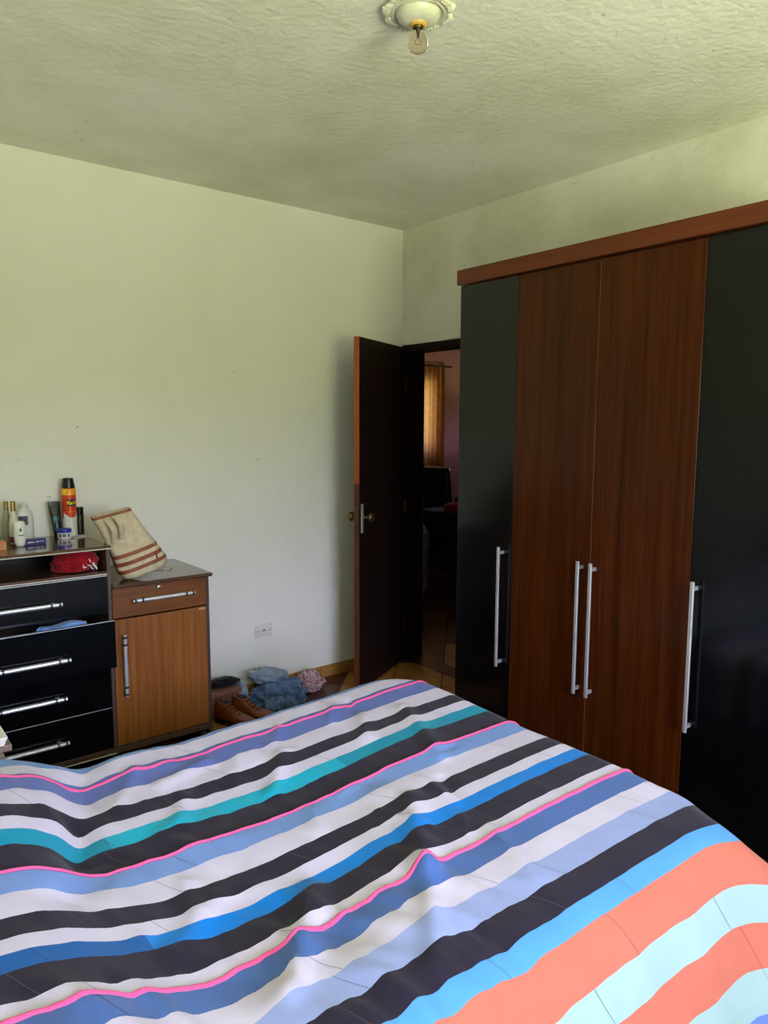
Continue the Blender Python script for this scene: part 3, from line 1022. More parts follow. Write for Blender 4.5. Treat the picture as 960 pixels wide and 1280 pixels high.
def qmap(u, v, lift=0.0):
    """flat quilt point -> draped point"""
    pl = min(max((-2.55 - u) / 0.2, 0), 1)
    QY1 = QYF + 0.07 * pl * pl * (3 - 2 * pl)          # spread wider over the pillows
    cx = min(u, QX1 - QR)
    cy = min(max(v, QY0 + QR), QY1 - QR)
    dx, dy = u - cx, v - cy
    dist = math.hypot(dx, dy)
    e = dist - QR
    if e <= 0:
        return Vector((u, v, hq(u, v) + wrinkle(u, v) + lift))
    nx, ny = dx / dist, dy / dist
    bx_, by_ = cx + nx * QR, cy + ny * QR
    near = max(0.0, -ny)
    cnr = (2 * abs(nx * ny)) ** 2 if (dx > 0 and ny < 0) else 0.0
    r = 0.085 + 0.075 * near + 0.05 * cnr
    amax = R(86 - 16 * near)
    corner = (2 * abs(nx * ny)) ** 2 if (dx > 0 and ny < 0) else 0.0
    amax -= R(26) * corner
    a = min(e / r, amax)
    h = r * math.sin(a)
    d = r * (1 - math.cos(a))
    rest = e - r * amax
    if rest > 0:
        h += rest * math.cos(amax)
        d += rest * math.sin(amax)
    # hanging folds
    s = (u if abs(ny) > abs(nx) else v)
    w = min(e / 0.25, 1)
    fold = w * (0.018 * noise.noise(Vector((s * 5, 2.0, 4.0))) + 0.003 * noise.noise(Vector((s * 17, 5.0, 1.0))))
    if cnr > 0:                                           # fold where the quilt gathers at the corner
        th = math.degrees(math.atan2(-ny, nx))
        fold += w * e * (0.30 * math.exp(-((th - 60) / 12) ** 2) - 0.26 * math.exp(-((th - 33) / 11) ** 2))
    h += fold
    z = hq(bx_, by_) + wrinkle(u, v) * (1 - 0.5 * w) - d + lift * math.cos(a)
    h += lift * math.sin(a)
    return Vector((bx_ + nx * h, by_ + ny * h, max(z, 0.03)))


vs = []
for (a, f), (b, _) in zip(STR, STR[1:]):
    n_ = max(2, round((a - b) / 0.0125))
    vs += [(a + (b - a) * i / n_, f) for i in range(n_)]
vs.append((STR[-1][0], None))
U0, U1 = -3.11, -0.93
NU = 176
us = [U0 + (U1 - U0) * i / NU for i in range(NU + 1)]
bm = bmesh.new()
rows = [[bm.verts.new(qmap(u, v)) for u in us] for v, _ in vs]
for j in range(len(vs) - 1):
    f = vs[j][1]
    for i in range(NU):
        g = f
        um = us[i]
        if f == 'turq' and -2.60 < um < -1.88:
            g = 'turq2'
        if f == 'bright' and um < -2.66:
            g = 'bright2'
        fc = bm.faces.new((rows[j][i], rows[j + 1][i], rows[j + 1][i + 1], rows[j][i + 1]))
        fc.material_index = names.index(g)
quilt = obj('quilt', bm, ['quilt_' + k for k in names], None, smooth=True, base=(-2.2, -2.14, 0.5), angle=180)
tag(quilt, 'patchwork quilt with navy, white, blue, turquoise and coral stripes on the bed', 'quilt')
md = quilt.modifiers.new('thickness', 'SOLIDIFY')
md.thickness = 0.012
md.offset = -1
for v0, v1 in ((-1.612, -1.625), (-2.086, -2.096), (-2.541, -2.556)):       # pink piping
    bm = bmesh.new()
    L0 = [[bm.verts.new(qmap(u, v0 + (v1 - v0) * t, 0.001 + 0.005 * math.sin(math.pi * t))) for u in us] for t in (0, 0.25, 0.5, 0.75, 1)]
    for a, b in zip(L0, L0[1:]):
        for i in range(NU):
            bm.faces.new((a[i], b[i], b[i + 1], a[i + 1]))
    obj('piping', bm, 'quilt_piping', quilt, smooth=True, angle=180)
# slanted joining seams between patches of each stripe
mat('seam_thread', (96, 90, 106), 0.9, 0.2, 60)
bm = bmesh.new()
rs = random.Random(12)
for k, ((a, f), (b, _)) in enumerate(zip(STR, STR[1:])):
    if k == 0:
        continue
    u = U0 + 0.1 + rs.random() * 0.4
    while u < -1.3:
        prev = None
        for t in range(9):
            vv = a + (b - a) * t / 8
            uu = u - 0.45 * (vv - a)
            p, q = qmap(uu - 0.0006, vv, 0.0008), qmap(uu + 0.0006, vv, 0.0008)
            cur = (bm.verts.new(p), bm.verts.new(q))
            if prev:
                bm.faces.new((prev[0], prev[1], cur[1], cur[0]))
            prev = cur
        u += 0.38 + rs.random() * 0.3
sm_ = obj('seam_stitching', bm, 'seam_thread', quilt)
sm_['kind'] = 'stuff'

# bedside stand with papers, at the far side of the bed head
grain('stand_wood', (118, 100, 88), (146, 126, 112), 1, 0.5, 50)
st = thing('bedside_stand', (-2.90, -1.16, 0), 'small taupe wooden stand beside the head of the bed', 'stand')
obj('top', nbox((-3.12, -1.325, 0.585), (-2.680, -0.96, 0.605), 0.002), 'stand_wood', st)
for x in (-3.09, -2.72):
    for y in (-1.33, -0.99):
        obj('leg', nbox((x - 0.015, y - 0.015, 0), (x + 0.015, y + 0.015, 0.585), 0.002), 'stand_wood', st)
obj('lower_shelf', nbox((-3.09, -1.33, 0.20), (-2.72, -0.99, 0.215)), 'stand_wood', st)
mat('paper', (226, 224, 222), 0.7, 0.04, 20)
bm = bmesh.new()
for k in range(5):
    box(bm, (-2.96 + 0.004 * k, -1.322 + 0.003 * k, 0.6052 + 0.0042 * k), (-2.700 + 0.003 * k, -1.06 - 0.002 * k, 0.6091 + 0.0042 * k))
o = obj('paper_stack', bm, 'paper', None, base=(-2.85, -1.2, 0.605))
tag(o, 'small stack of white papers on the bedside stand', 'papers')

# ------------------------------------------------------------------ things on the dresser
Z = ZT
mat('can_red', (208, 62, 24), 0.3, 0.1, 30)
mat('can_orange', (238, 150, 24), 0.3, 0.1, 30)
mat('can_white', (224, 222, 214), 0.3, 0.05, 30)
mat('yellow_print', (240, 214, 20), 0.4, 0.05, 30)
mat('black_print', (16, 14, 14), 0.4, 0.1, 30)
mat('black_plastic', (14, 13, 14), 0.3, 0.1, 30)


def can_surface(c, r, a, z):
    return Vector((c[0] + r * math.cos(a), c[1] + r * math.sin(a), z))


rc = (-2.137, -0.066)
CR = 0.0325
sp = thing('spray_can', (rc[0], rc[1], Z), 'tall red and orange insect spray can with black cap on the dresser', 'spray can')
for nm, z0_, z1_, m_ in (('can_base', 0.0, 0.088, 'can_white'), ('can_body', 0.088, 0.202, 'can_red'), ('can_shoulder', 0.202, 0.232, 'can_orange')):
    bm = bmesh.new()
    if nm == 'can_base':
        pr_ = [(0, 0), (CR - 0.002, 0), (CR, 0.003), (CR, z1_)]
    elif nm == 'can_body':
        pr_ = [(CR, z0_), (CR, z1_)]
    else:
        pr_ = [(CR, z0_), (CR, z1_ - 0.006), (CR - 0.004, z1_), (0, z1_)]
    lathe(bm, pr_, 40, (*rc, Z))
    obj(nm, bm, m_, sp, smooth=True)
bm = bmesh.new()
lathe(bm, [(CR - 0.003, 0.230), (CR - 0.002, 0.236), (CR - 0.006, 0.256), (CR - 0.0085, 0.276), (CR - 0.012, 0.2795), (0, 0.2795)], 36, (*rc, Z))
obj('cap', bm, 'black_plastic', sp, smooth=True)


def wrap_patch(c, r, am, half, z0, z1, n=10, out=0.0006, fn=None):
    bm = bmesh.new()
    A, B = [], []
    for k in range(n + 1):
        t = -1 + 2 * k / n
        a = am + t * half
        za, zb = (z0, z1) if fn is None else fn(t)
        A.append(bm.verts.new(can_surface(c, r + out, a, za)))
        B.append(bm.verts.new(can_surface(c, r + out, a, zb)))
    for k in range(n):
        bm.faces.new((A[k], A[k + 1], B[k + 1], B[k]))
    return bm


view = math.atan2(CAM.y - rc[1], CAM.x - rc[0])     # side of the can turned to the room
fa = view + 0.35                                     # printed front of the can
obj('stripe', wrap_patch(rc, CR, fa, 2.9, Z + 0.200, Z + 0.2035, 40), 'yellow_print', sp)
obj('stripe', wrap_patch(rc, CR, fa - 1.0, 0.25, Z + 0.204, Z + 0.226, 8), 'yellow_print', sp)
obj('splash', wrap_patch(rc, CR, fa, 1.25, 0, 0, 20, 0.0005, lambda t: (Z + 0.087, Z + 0.092 + 0.034 * max(0, abs(t) - 0.25))), 'can_white', sp)
obj('red_band', wrap_patch(rc, CR, fa + 0.1, 0.75, Z + 0.118, Z + 0.121, 12), 'can_orange', sp)
obj('emblem', wrap_patch(rc, CR, fa, 0.62, 0, 0, 16, 0.0007,
                         lambda t: (Z + 0.1435 + 0.004 * abs(math.sin(t * 9)), Z + 0.1795 + 0.003 * math.cos(t * 7))), 'black_print', sp)


def lettering(txt, size, m, parent, place, name='lettering', shear=0.0):
    cu = bpy.data.curves.new('lettering_curve', 'FONT')
    cu.body = txt
    cu.size = size
    cu.align_x = 'CENTER'
    cu.align_y = 'CENTER'
    cu.resolution_u = 3
    cu.shear = shear
    cu.offset = size * 0.02
    to = bpy.data.objects.new('lettering_tmp', cu)
    COL.objects.link(to)
    dg = bpy.context.evaluated_depsgraph_get()
    me = bpy.data.meshes.new_from_object(to.evaluated_get(dg))
    bm = bmesh.new()
    bm.from_mesh(me)
    bpy.data.objects.remove(to, do_unlink=True)
    bpy.data.curves.remove(cu)
    bpy.data.meshes.remove(me)
    bmesh.ops.subdivide_edges(bm, edges=[e for e in bm.edges if e.calc_length() > size * 0.2], cuts=2)
    for v in bm.verts:
        v.co = place(v.co.x, v.co.y)
    return obj(name, bm, m, parent)


lettering('Raid', 0.024, 'yellow_print', sp, lambda x, y: can_surface(rc, CR + 0.0012, fa + x / CR, Z + 0.162 + y))

# blue-lidded white jar
jc = (-2.183, -0.135)
jr = thing('cream_jar', (*jc, Z), 'small white cream jar with a blue lid in front of the spray can', 'jar')
mat('lid_blue', (36, 44, 160), 0.3, 0.1, 20)
mat('jar_white', (222, 222, 216), 0.3, 0.05, 20)
mat('print_grey', (84, 92, 112), 0.5, 0.2, 60)
bm = bmesh.new()
lathe(bm, [(0, 0), (0.027, 0), (0.031, 0.004), (0.031, 0.027), (0.028, 0.030), (0, 0.030)], 36, (*jc, Z))
obj('body', bm, 'jar_white', jr, smooth=True)
bm = bmesh.new()
lathe(bm, [(0.0, 0.030), (0.0315, 0.030), (0.0320, 0.033), (0.0318, 0.044), (0.029, 0.047), (0, 0.0475)], 36, (*jc, Z))
obj('lid', bm, 'lid_blue', jr, smooth=True)
vj = math.atan2(CAM.y - jc[1], CAM.x - jc[0])
for da, hw in ((-0.62, 0.2), (-0.02, 0.26), (0.6, 0.14)):
    obj('printed_mark', wrap_patch(jc, 0.031, vj + da, hw, Z + 0.009, Z + 0.025, 6), 'print_grey', jr)

# dark squeeze tube standing on its cap, leaning on the wall
mat('tube_dark', (16, 20, 24), 0.3, 0.1, 20)
mat('tube_teal', (26, 92, 92), 0.35, 0.15, 20)
tb = thing('squeeze_tube', (-2.195, -0.075, Z), 'dark green-black squeeze tube standing on its cap beside the spray can', 'tube')
bm = bmesh.new()
lathe(bm, [(0, 0), (0.020, 0), (0.021, 0.004), (0.021, 0.03), (0, 0.03)], 28, (-2.195, -0.075, Z))
obj('cap', bm, 'black_plastic', tb, smooth=True)
bm = bmesh.new()
rings = []
for z, wx, wyy in ((0.030, 0.020, 0.020), (0.06, 0.0215, 0.019), (0.10, 0.0235, 0.014), (0.135, 0.0255, 0.008), (0.158, 0.0270, 0.0022), (0.170, 0.0272, 0.0018)):
    rings.append([bm.verts.new((-2.195 - 0.05 * z + wx * math.cos(2 * math.pi * k / 28), -0.075 + 0.12 * z + wyy * math.sin(2 * math.pi * k / 28), Z + z)) for k in range(28)])
for a, b in zip(rings, rings[1:]):
    for k in range(28):
        bm.faces.new((a[k], a[(k + 1) % 28], b[(k + 1) % 28], b[k]))
bm.faces.new(rings[-1])
obj('body', bm, 'tube_dark', tb, smooth=True, angle=60)
bm = bmesh.new()
A, B = [], []
for k in range(9):
    a = R(215 + k * 12)
    A.append(bm.verts.new((-2.195 - 0.002 + 0.0212 * math.cos(a), -0.075 + 0.005 + 0.0205 * math.sin(a), Z + 0.036)))
    B.append(bm.verts.new((-2.195 - 0.005 + 0.0240 * math.cos(a), -0.075 + 0.0117 + 0.0150 * math.sin(a), Z + 0.098)))
for k in range(8):
    bm.faces.new((A[k], A[k + 1], B[k + 1], B[k]))
obj('label', bm, 'tube_teal', tb)

# slim dark bottle behind the can
mat('dark_maroon', (44, 26, 30), 0.35, 0.15, 20)
bt = thing('dark_bottle', (-2.088, -0.05, Z), 'slim dark maroon cosmetic bottle between the spray can and the canvas bag', 'bottle')
bm = bmesh.new()
lathe(bm, [(0, 0), (0.019, 0), (0.020, 0.003), (0.020, 0.092), (0.017, 0.097), (0, 0.097)], 28, (-2.088, -0.05, Z))
obj('body', bm, 'dark_maroon', bt, smooth=True)
bm = bmesh.new()
lathe(bm, [(0, 0.097), (0.0195, 0.097), (0.0195, 0.133), (0.018, 0.135), (0, 0.135)], 28, (-2.088, -0.05, Z))
obj('cap', bm, 'black_plastic', bt, smooth=True)

# booklet / card
mat('card_print', (206, 200, 190), 0.5, 0.2, 90, rgb2=(150, 146, 140))
bm = nbox((-0.05, -0.033, 0), (0.05, 0.033, 0.003))
for v in bm.verts:
    v.co = Matrix.Rotation(R(24), 3, 'Z') @ v.co + Vector((-2.118, -0.128, Z + 0.0004))
o = obj('printed_card', bm, 'card_print', None, base=(-2.118, -0.128, Z))
tag(o, 'flat printed card lying on the dresser top beside the cream jar', 'card')

# pump bottle without its pump
mat('bottle_clear', (228, 228, 228), 0.15, 0.05, 20, trans=0.2)
mat('label_purple', (70, 64, 92), 0.5, 0.2, 60)
lb = (-2.341, -0.085)
pb = thing('lotion_bottle', (*lb, Z), 'large clear lotion bottle with a dark purple label at the wall', 'bottle')
bm = bmesh.new()
lathe(bm, [(0, 0), (0.034, 0), (0.0375, 0.005), (0.0375, 0.100), (0.0350, 0.120), (0.028, 0.138), (0.018, 0.150), (0.014, 0.154), (0.014, 0.158)], 36, (*lb, Z), (1, 0.75))
obj('body', bm, 'bottle_clear', pb, smooth=True)
bm = bmesh.new()
lathe(bm, [(0.0145, 0.156), (0.0150, 0.158), (0.0150, 0.172), (0.013, 0.1745), (0, 0.1745)], 24, (*lb, Z))
obj('cap', bm, 'bottle_clear', pb, smooth=True)
vl = math.atan2(CAM.y - lb[1], CAM.x - lb[0])
bm = bmesh.new()
A, B = [], []
for k in range(13):
    a = vl - 0.72 + k * 0.095
    A.append(bm.verts.new((lb[0] + 0.0383 * math.cos(a), lb[1] + 0.0383 * 0.76 * math.sin(a), Z + 0.074)))
    B.append(bm.verts.new((lb[0] + 0.0383 * math.cos(a), lb[1] + 0.0383 * 0.76 * math.sin(a), Z + 0.116)))
for k in range(12):
    bm.faces.new((A[k], A[k + 1], B[k + 1], B[k]))
obj('label', bm, 'label_purple', pb)

# two slender perfume bottles with gold caps
mat('gold', (178, 152, 84), 0.25, 0.15, 30, metal=0.85)
mat('perfume_glass', (190, 196, 160), 0.08, 0.1, 14, trans=0.5)
mat('perfume_white', (214, 208, 190), 0.3, 0.08, 20)
mat('label_crimson', (132, 26, 56), 0.45, 0.15, 40)
for (px_, py_), h_, lab, m_, crim in (((-2.398, -0.135), 0.190, 'slender pale perfume bottle with gold cap and crimson base', 'perfume_white', True),
                                      ((-2.412, -0.062), 0.185, 'slender greenish glass perfume bottle with gold cap against the wall', 'perfume_glass', False)):
    t = thing('perfume_bottle', (px_, py_, Z), lab, 'bottle', 'perfume bottles on the dresser')
    bm = bmesh.new()
    lathe(bm, [(0, 0), (0.019, 0), (0.021, 0.004), (0.0215, 0.05), (0.0205, 0.085), (0.015, 0.115), (0.0105, 0.135), (0.0095, 0.145), (0, 0.145)], 28, (px_, py_, Z))
    obj('body', bm, m_, t, smooth=True, angle=60)
    bm = bmesh.new()
    lathe(bm, [(0, 0.145), (0.0105, 0.145), (0.0105, h_ - 0.002), (0.009, h_), (0, h_)], 24, (px_, py_, Z))
    obj('cap', bm, 'gold', t, smooth=True)
    if crim:
        bm = bmesh.new()
        lathe(bm, [(0.0215, 0.004), (0.0222, 0.006), (0.0224, 0.028), (0.0216, 0.030)], 28, (px_, py_, Z))
        obj('label', bm, 'label_crimson', t, smooth=True)

# roll-on deodorant
mat('print_black', (24, 26, 28), 0.5, 0.1, 40)
mat('print_green', (44, 128, 84), 0.5, 0.1, 40)
dc = (-2.402, -0.262)
de = thing('roll_on_deodorant', (*dc, Z), 'white rounded roll-on deodorant near the front of the dresser', 'deodorant')
bm = bmesh.new()
lathe(bm, [(0, 0), (0.012, 0.001), (0.018, 0.006), (0.0215, 0.018), (0.0235, 0.034), (0.0240, 0.050)], 32, (*dc, Z), (1, 0.85))
obj('cap', bm, 'jar_white', de, smooth=True, angle=80)
bm = bmesh.new()
lathe(bm, [(0.0236, 0.050), (0.0240, 0.054), (0.0240, 0.095), (0.0225, 0.106), (0.017, 0.112), (0, 0.114)], 32, (*dc, Z), (1, 0.85))
db = obj('body', bm, 'jar_white', de, smooth=True)
vd = math.atan2(CAM.y - dc[1], CAM.x - dc[0])
obj('printed_mark', wrap_patch(dc, 0.0235, vd + 0.15, 0.16, 0, 0, 6, 0.0006, lambda t: (Z + 0.070, Z + 0.088 - 0.012 * abs(t))), 'print_black', db)
obj('printed_mark', wrap_patch(dc, 0.0235, vd + 0.25, 0.55, Z + 0.050, Z + 0.0545, 10), 'print_green', db)

# small blue carton
mat('carton_blue', (40, 44, 118), 0.45, 0.12, 30)
bm = nbox((-0.052, -0.019, 0), (0.052, 0.019, 0.024), 0.0015)
rm = Matrix.Rotation(R(7), 3, 'Z')
cc = Vector((-2.345, -0.232, Z))
for v in bm.verts:
    v.co = rm @ v.co + cc
bc = thing('blue_carton', cc, 'small blue medicine carton lying on the dresser beside the deodorant', 'box')
obj('carton', bm, 'carton_blue', bc)
for xa, xb, za, zb in ((-0.028, 0.0, 0.010, 0.015), (0.006, 0.022, 0.011, 0.016), (0.026, 0.042, 0.012, 0.016)):
    bm = nbox((xa, -0.0196, za), (xb, -0.019, zb))
    for v in bm.verts:
        v.co = rm @ v.co + cc
    obj('printed_line', bm, 'card_print', bc)

# things at the left end of the dresser top
mat('label_navy', (44, 66, 120), 0.45, 0.15, 40)
lc = (-2.492, -0.165)
cb = thing('cream_bottle', (*lc, Z), 'white cream bottle with a blue label near the perfume bottles', 'bottle')
bm = bmesh.new()
lathe(bm, [(0, 0), (0.026, 0), (0.0285, 0.005), (0.0285, 0.060), (0.024, 0.078), (0.014, 0.090), (0.012, 0.098), (0, 0.098)], 32, (*lc, Z))
obj('body', bm, 'jar_white', cb, smooth=True, angle=60)
bm = bmesh.new()
lathe(bm, [(0, 0.098), (0.013, 0.098), (0.0125, 0.118), (0.011, 0.120), (0, 0.120)], 24, (*lc, Z))
obj('cap', bm, 'white_plastic', cb, smooth=True)
bm = bmesh.new()
lathe(bm, [(0.0287, 0.016), (0.0291, 0.018), (0.0291, 0.042), (0.0287, 0.044)], 32, (*lc, Z))
obj('label', bm, 'label_navy', cb, smooth=True)
mat('carton_orange', (196, 128, 84), 0.6, 0.12, 30)
oc = thing('orange_carton', (-2.51, -0.29, Z), 'small orange-brown carton at the front of the dresser top', 'box')
obj('carton', nbox((-2.552, -0.318, Z), (-2.468, -0.262, Z + 0.036), 0.0015), 'carton_orange', oc)
obj('flap', nbox((-2.468, -0.317, Z + 0.001), (-2.4672, -0.263, Z + 0.034)), 'carton_orange', oc)

# red printed cloth stuffed in the niche, blue and pink clothes in the open drawer
nr = heap('red_garment', (-2.205, -0.355, 0.942), (0.092, 0.075, 0.062), 21, 'red_cloth', 0.26, 1.9, 5,
          'crumpled red garment with white print stuffed in the open niche', 'clothes', 0.7, floor_z=0.941)
for v in nr.data.vertices:
    v.co.z = min(v.co.z, 0.094)
    v.co.y = max(v.co.y, -0.098)
bm = bmesh.new()
rg = random.Random(9)
for k in range(9):
    x = -2.200 + rg.random() * 0.070
    z = 0.958 + rg.random() * 0.04
    bmesh.ops.create_icosphere(bm, subdivisions=2, radius=1.0, matrix=Matrix.Translation((x, -0.4525 + abs(x + 2.205) * 0.10, z)) @ Matrix.Rotation(rg.random() * 2, 4, 'Y') @ Matrix.Diagonal((0.011, 0.004, 0.0028, 1)))
obj('printed_mark', bm, 'white_print', nr, smooth=True, base=nr.location)
bl = heap('blue_shirt', (-2.305, -0.494, 0.556), (0.115, 0.032, 0.150), 24, 'blue_cloth', 0.16, 1.5, 5,
          'folded light blue shirt showing in the open drawer', 'clothes', 0.5, floor_z=0.548)
for v in bl.data.vertices:
    v.co.y = min(max(v.co.y, -0.032), 0.031)
    v.co.z = min(v.co.z, 0.192 + 0.006 * math.sin(v.co.x * 40))
pk = heap('grey_shirt', (-2.148, -0.494, 0.556), (0.022, 0.028, 0.105), 27, 'floral_cloth', 0.14, 1.5, 4,
          'folded grey-pink garment at the end of the open drawer', 'clothes', 0.5, floor_z=0.548)
for v in pk.data.vertices:
    v.co.y = min(max(v.co.y, -0.032), 0.031)
    v.co.z = min(v.co.z, 0.182)
    v.co.x = min(max(v.co.x, -0.028), 0.030)
dk = heap('black_shirt', (-2.57, -0.494, 0.556), (0.13, 0.030, 0.100), 29, 'black_cloth', 0.14, 1.5, 4,
          'folded black garment in the open drawer', 'clothes', 0.5, floor_z=0.548)
for v in dk.data.vertices:
    v.co.y = min(max(v.co.y, -0.032), 0.031)
    v.co.z = min(v.co.z, 0.165)

# canvas tote bag leaning on the dresser step
mat('canvas', (212, 198, 170), 0.85, 0.1, 40, bump=0.25, bscale=260, rgb2=(194, 178, 146))
mat('canvas_side', (206, 188, 164), 0.85, 0.08, 40, bump=0.2, bscale=260)
mat('tan_trim', (146, 78, 48), 0.6, 0.15, 30, rgb2=(122, 60, 34))
BL = Vector((-1.893, -0.382, ZC + 0.031))
bag = thing('tote_bag', BL, 'cream canvas tote bag with brown stripes leaning against the dresser', 'bag')
bag.rotation_euler = (R(2), R(-15), R(-6))


def bag_ring(t, out=0.0):
    """t 0..1 from base to rim, in bag coordinates (x width, y depth, z height)"""
    h = 0.318 * t
    w = (0.108 + 0.012 * math.sin(min(t / 0.16, 1) * math.pi / 2) - 0.046 * t) if t > 0.001 else 0.100
    d = 0.075 * (1 - 0.55 * t) + 0.004
    if t < 0.12:
        k = math.sqrt(max(0, 1 - (1 - t / 0.12) ** 2))
        w *= 0.86 + 0.14 * k
        d *= 0.80 + 0.20 * k
    ring = []
    n = 64
    for k in range(n):
        a = 2 * math.pi * k / n
        c, s = math.cos(a), math.sin(a)
        x = (w + out) * math.copysign(abs(c) ** 0.62, c)
        y = (d + out) * math.copysign(abs(s) ** 0.62, s)
        q = Vector((x * 9, y * 9, h * 7))
        x += 0.006 * noise.noise(q + Vector((3, 1, 7))) * t
        y += (0.013 * noise.noise(q) + 0.006 * noise.noise(q * 2.3)) * min(1, t * 2)
        hh = h + t ** 3 * (-0.006 * (x / 0.085) - 0.004)     # rim drops towards the dresser
        if x < -0.01:
            x -= t ** 3 * 0.020 * (-x / 0.08)
        ring.append(Vector((x - 0.062 * t, y, hh + 0.05 * x * (1 - 0.6 * t))))
    return ring


def bag_band(name, t0, t1, m, out, n=3, close_base=False, parent=bag):
    bm = bmesh.new()
    rows = []
    for i in range(n + 1):
        rows.append([bm.verts.new(p) for p in bag_ring(t0 + (t1 - t0) * i / n, out)])
    for a, b in zip(rows, rows[1:]):
        for k in range(64):
            bm.faces.new((a[k], a[(k + 1) % 64], b[(k + 1) % 64], b[k]))
    if close_base:
        bm.faces.new(rows[0][::-1])
    return obj(name, bm, m, parent, smooth=True, base=(0, 0, 0), angle=50)


body = bag_band('body', 0.0, 1.0, 'canvas', 0.0, 30, True)
md = body.modifiers.new('thickness', 'SOLIDIFY')
md.thickness = 0.003
for t0, t1 in ((0.115, 0.170), (0.225, 0.285), (0.345, 0.400)):
    bag_band('stripe', t0, t1, 'tan_trim', 0.0012, 2)
bag_band('rim_trim', 0.965, 1.004, 'tan_trim', 0.0014, 2)
# side seam
bm = bmesh.new()
A, B = [], []
for i in range(24):
    t = 0.37 + 0.59 * i / 23
    r_ = bag_ring(t, 0.0014)
    A.append(bm.verts.new(r_[56]))
    B.append(bm.verts.new(r_[57]))
for i in range(23):
    bm.faces.new((A[i], B[i], B[i + 1], A[i + 1]))
obj('side_seam', bm, 'canvas_side', bag, smooth=True, base=(0, 0, 0))
for x_, dl in ((-0.022, 0.0), (-0.058, 0.02)):          # strap hanging down over the front
    bm = bmesh.new()
    P = []
    for i in range(19):
        t = i / 18
        zz = 0.308 + dl * 0.2 - 0.115 * t + 0.012 * math.sin(math.pi * t) - (0.012 if x_ < -0.05 else 0)
        yy = -0.046 - 0.028 * math.sin(math.pi * min(1, t * 1.1)) - 0.014 * t
        P.append((x_ - 0.048 + 0.012 * math.sin(3 * t), yy, zz))
    a = [bm.verts.new((x - 0.013, y, z)) for x, y, z in P]
    b = [bm.verts.new((x + 0.013, y - 0.002, z)) for x, y, z in P]
    for i in range(18):
        bm.faces.new((a[i], b[i], b[i + 1], a[i + 1]))
    s_ = obj('strap', bm, 'canvas', bag, smooth=True, base=(0, 0, 0))
    md = s_.modifiers.new('thickness', 'SOLIDIFY')
    md.thickness = 0.003
bm = nbox((0.050, -0.0800, 0.050), (0.056, -0.070, 0.090))
obj('stripe_tab', bm, 'tan_trim', bag, base=(0, 0, 0))

# small card under the bag
bm = nbox((-0.045, -0.03, 0), (0.045, 0.03, 0.004))
for v in bm.verts:
    v.co = Matrix.Rotation(R(-35), 3, 'Z') @ v.co + Vector((-1.765, -0.255, ZC + 0.0004))
o = obj('folded_leaflet', bm, 'card_print', None, base=(-1.765, -0.255, ZC))
tag(o, 'pale folded leaflet on the cupboard top beside the bag', 'leaflet')

# ------------------------------------------------------------------ next room through the doorway
cloth_mat('curtain_cloth', (196, 140, 80), (176, 118, 60), 14)
cm = MATS['curtain_cloth']
pb_ = cm.node_tree.nodes['Principled BSDF']
tr = cm.node_tree.nodes.new('ShaderNodeBsdfTranslucent')
tr.inputs[0].default_value = (*lin((214, 166, 112)), 1)
mxs = cm.node_tree.nodes.new('ShaderNodeMixShader')
mxs.inputs[0].default_value = 0.07
out = cm.node_tree.nodes['Material Output']
cm.node_tree.links.new(pb_.outputs[0], mxs.inputs[1])
cm.node_tree.links.new(tr.outputs[0], mxs.inputs[2])
cm.node_tree.links.new(mxs.outputs[0], out.inputs[0])
w2 = struct('window_2', nbox((2.37, LY + 0.04, 1.25), (2.41, LY + 0.09, 2.11)), 'frame_wood', 'curtained window of the next room', 'window')
obj('frame_side', nbox((2.98, LY + 0.04, 1.25), (3.02, LY + 0.09, 2.11)), 'frame_wood', w2)
obj('frame_rail', nbox((2.41, LY + 0.04, 1.25), (2.98, LY + 0.09, 1.29)), 'frame_wood', w2)
obj('frame_rail', nbox((2.41, LY + 0.04, 2.07), (2.98, LY + 0.09, 2.11)), 'frame_wood', w2)
rod = thing('curtain_rod', (2.85, LY - 0.06, 2.297), 'thin dark curtain rod above the lit curtain in the next room', 'curtain rod')
bm = bmesh.new()
tube(bm, [(2.36, LY - 0.06, 2.297), (3.26, LY - 0.06, 2.297)], 0.010, 10)
obj('pole', bm, 'frame_wood', rod, smooth=True)
for x in (2.40, 3.22):
    obj('bracket', nbox((x - 0.008, LY - 0.06, 2.29), (x + 0.008, LY, 2.304)), 'frame_wood', rod)
bm = bmesh.new()
rows = []
for z in [2.285 - 0.05 * i for i in range(43)]:
    rows.append([bm.verts.new((x / 100, LY - 0.06 + 0.022 * math.sin(x * 0.9) + 0.008 * math.sin(x * 2.3 + z), z)) for x in range(230, 314)])
for a, b in zip(rows, rows[1:]):
    for k in range(len(a) - 1):
        bm.faces.new((a[k], a[k + 1], b[k + 1], b[k]))
o = obj('curtain', bm, 'curtain_cloth', None, smooth=True, base=(2.8, LY - 0.06, 0.18), angle=180)
tag(o, 'orange-brown pleated curtain glowing in front of the window of the next room', 'curtain')

mat('black_leather', (16, 15, 17), 0.4, 0.2, 20)
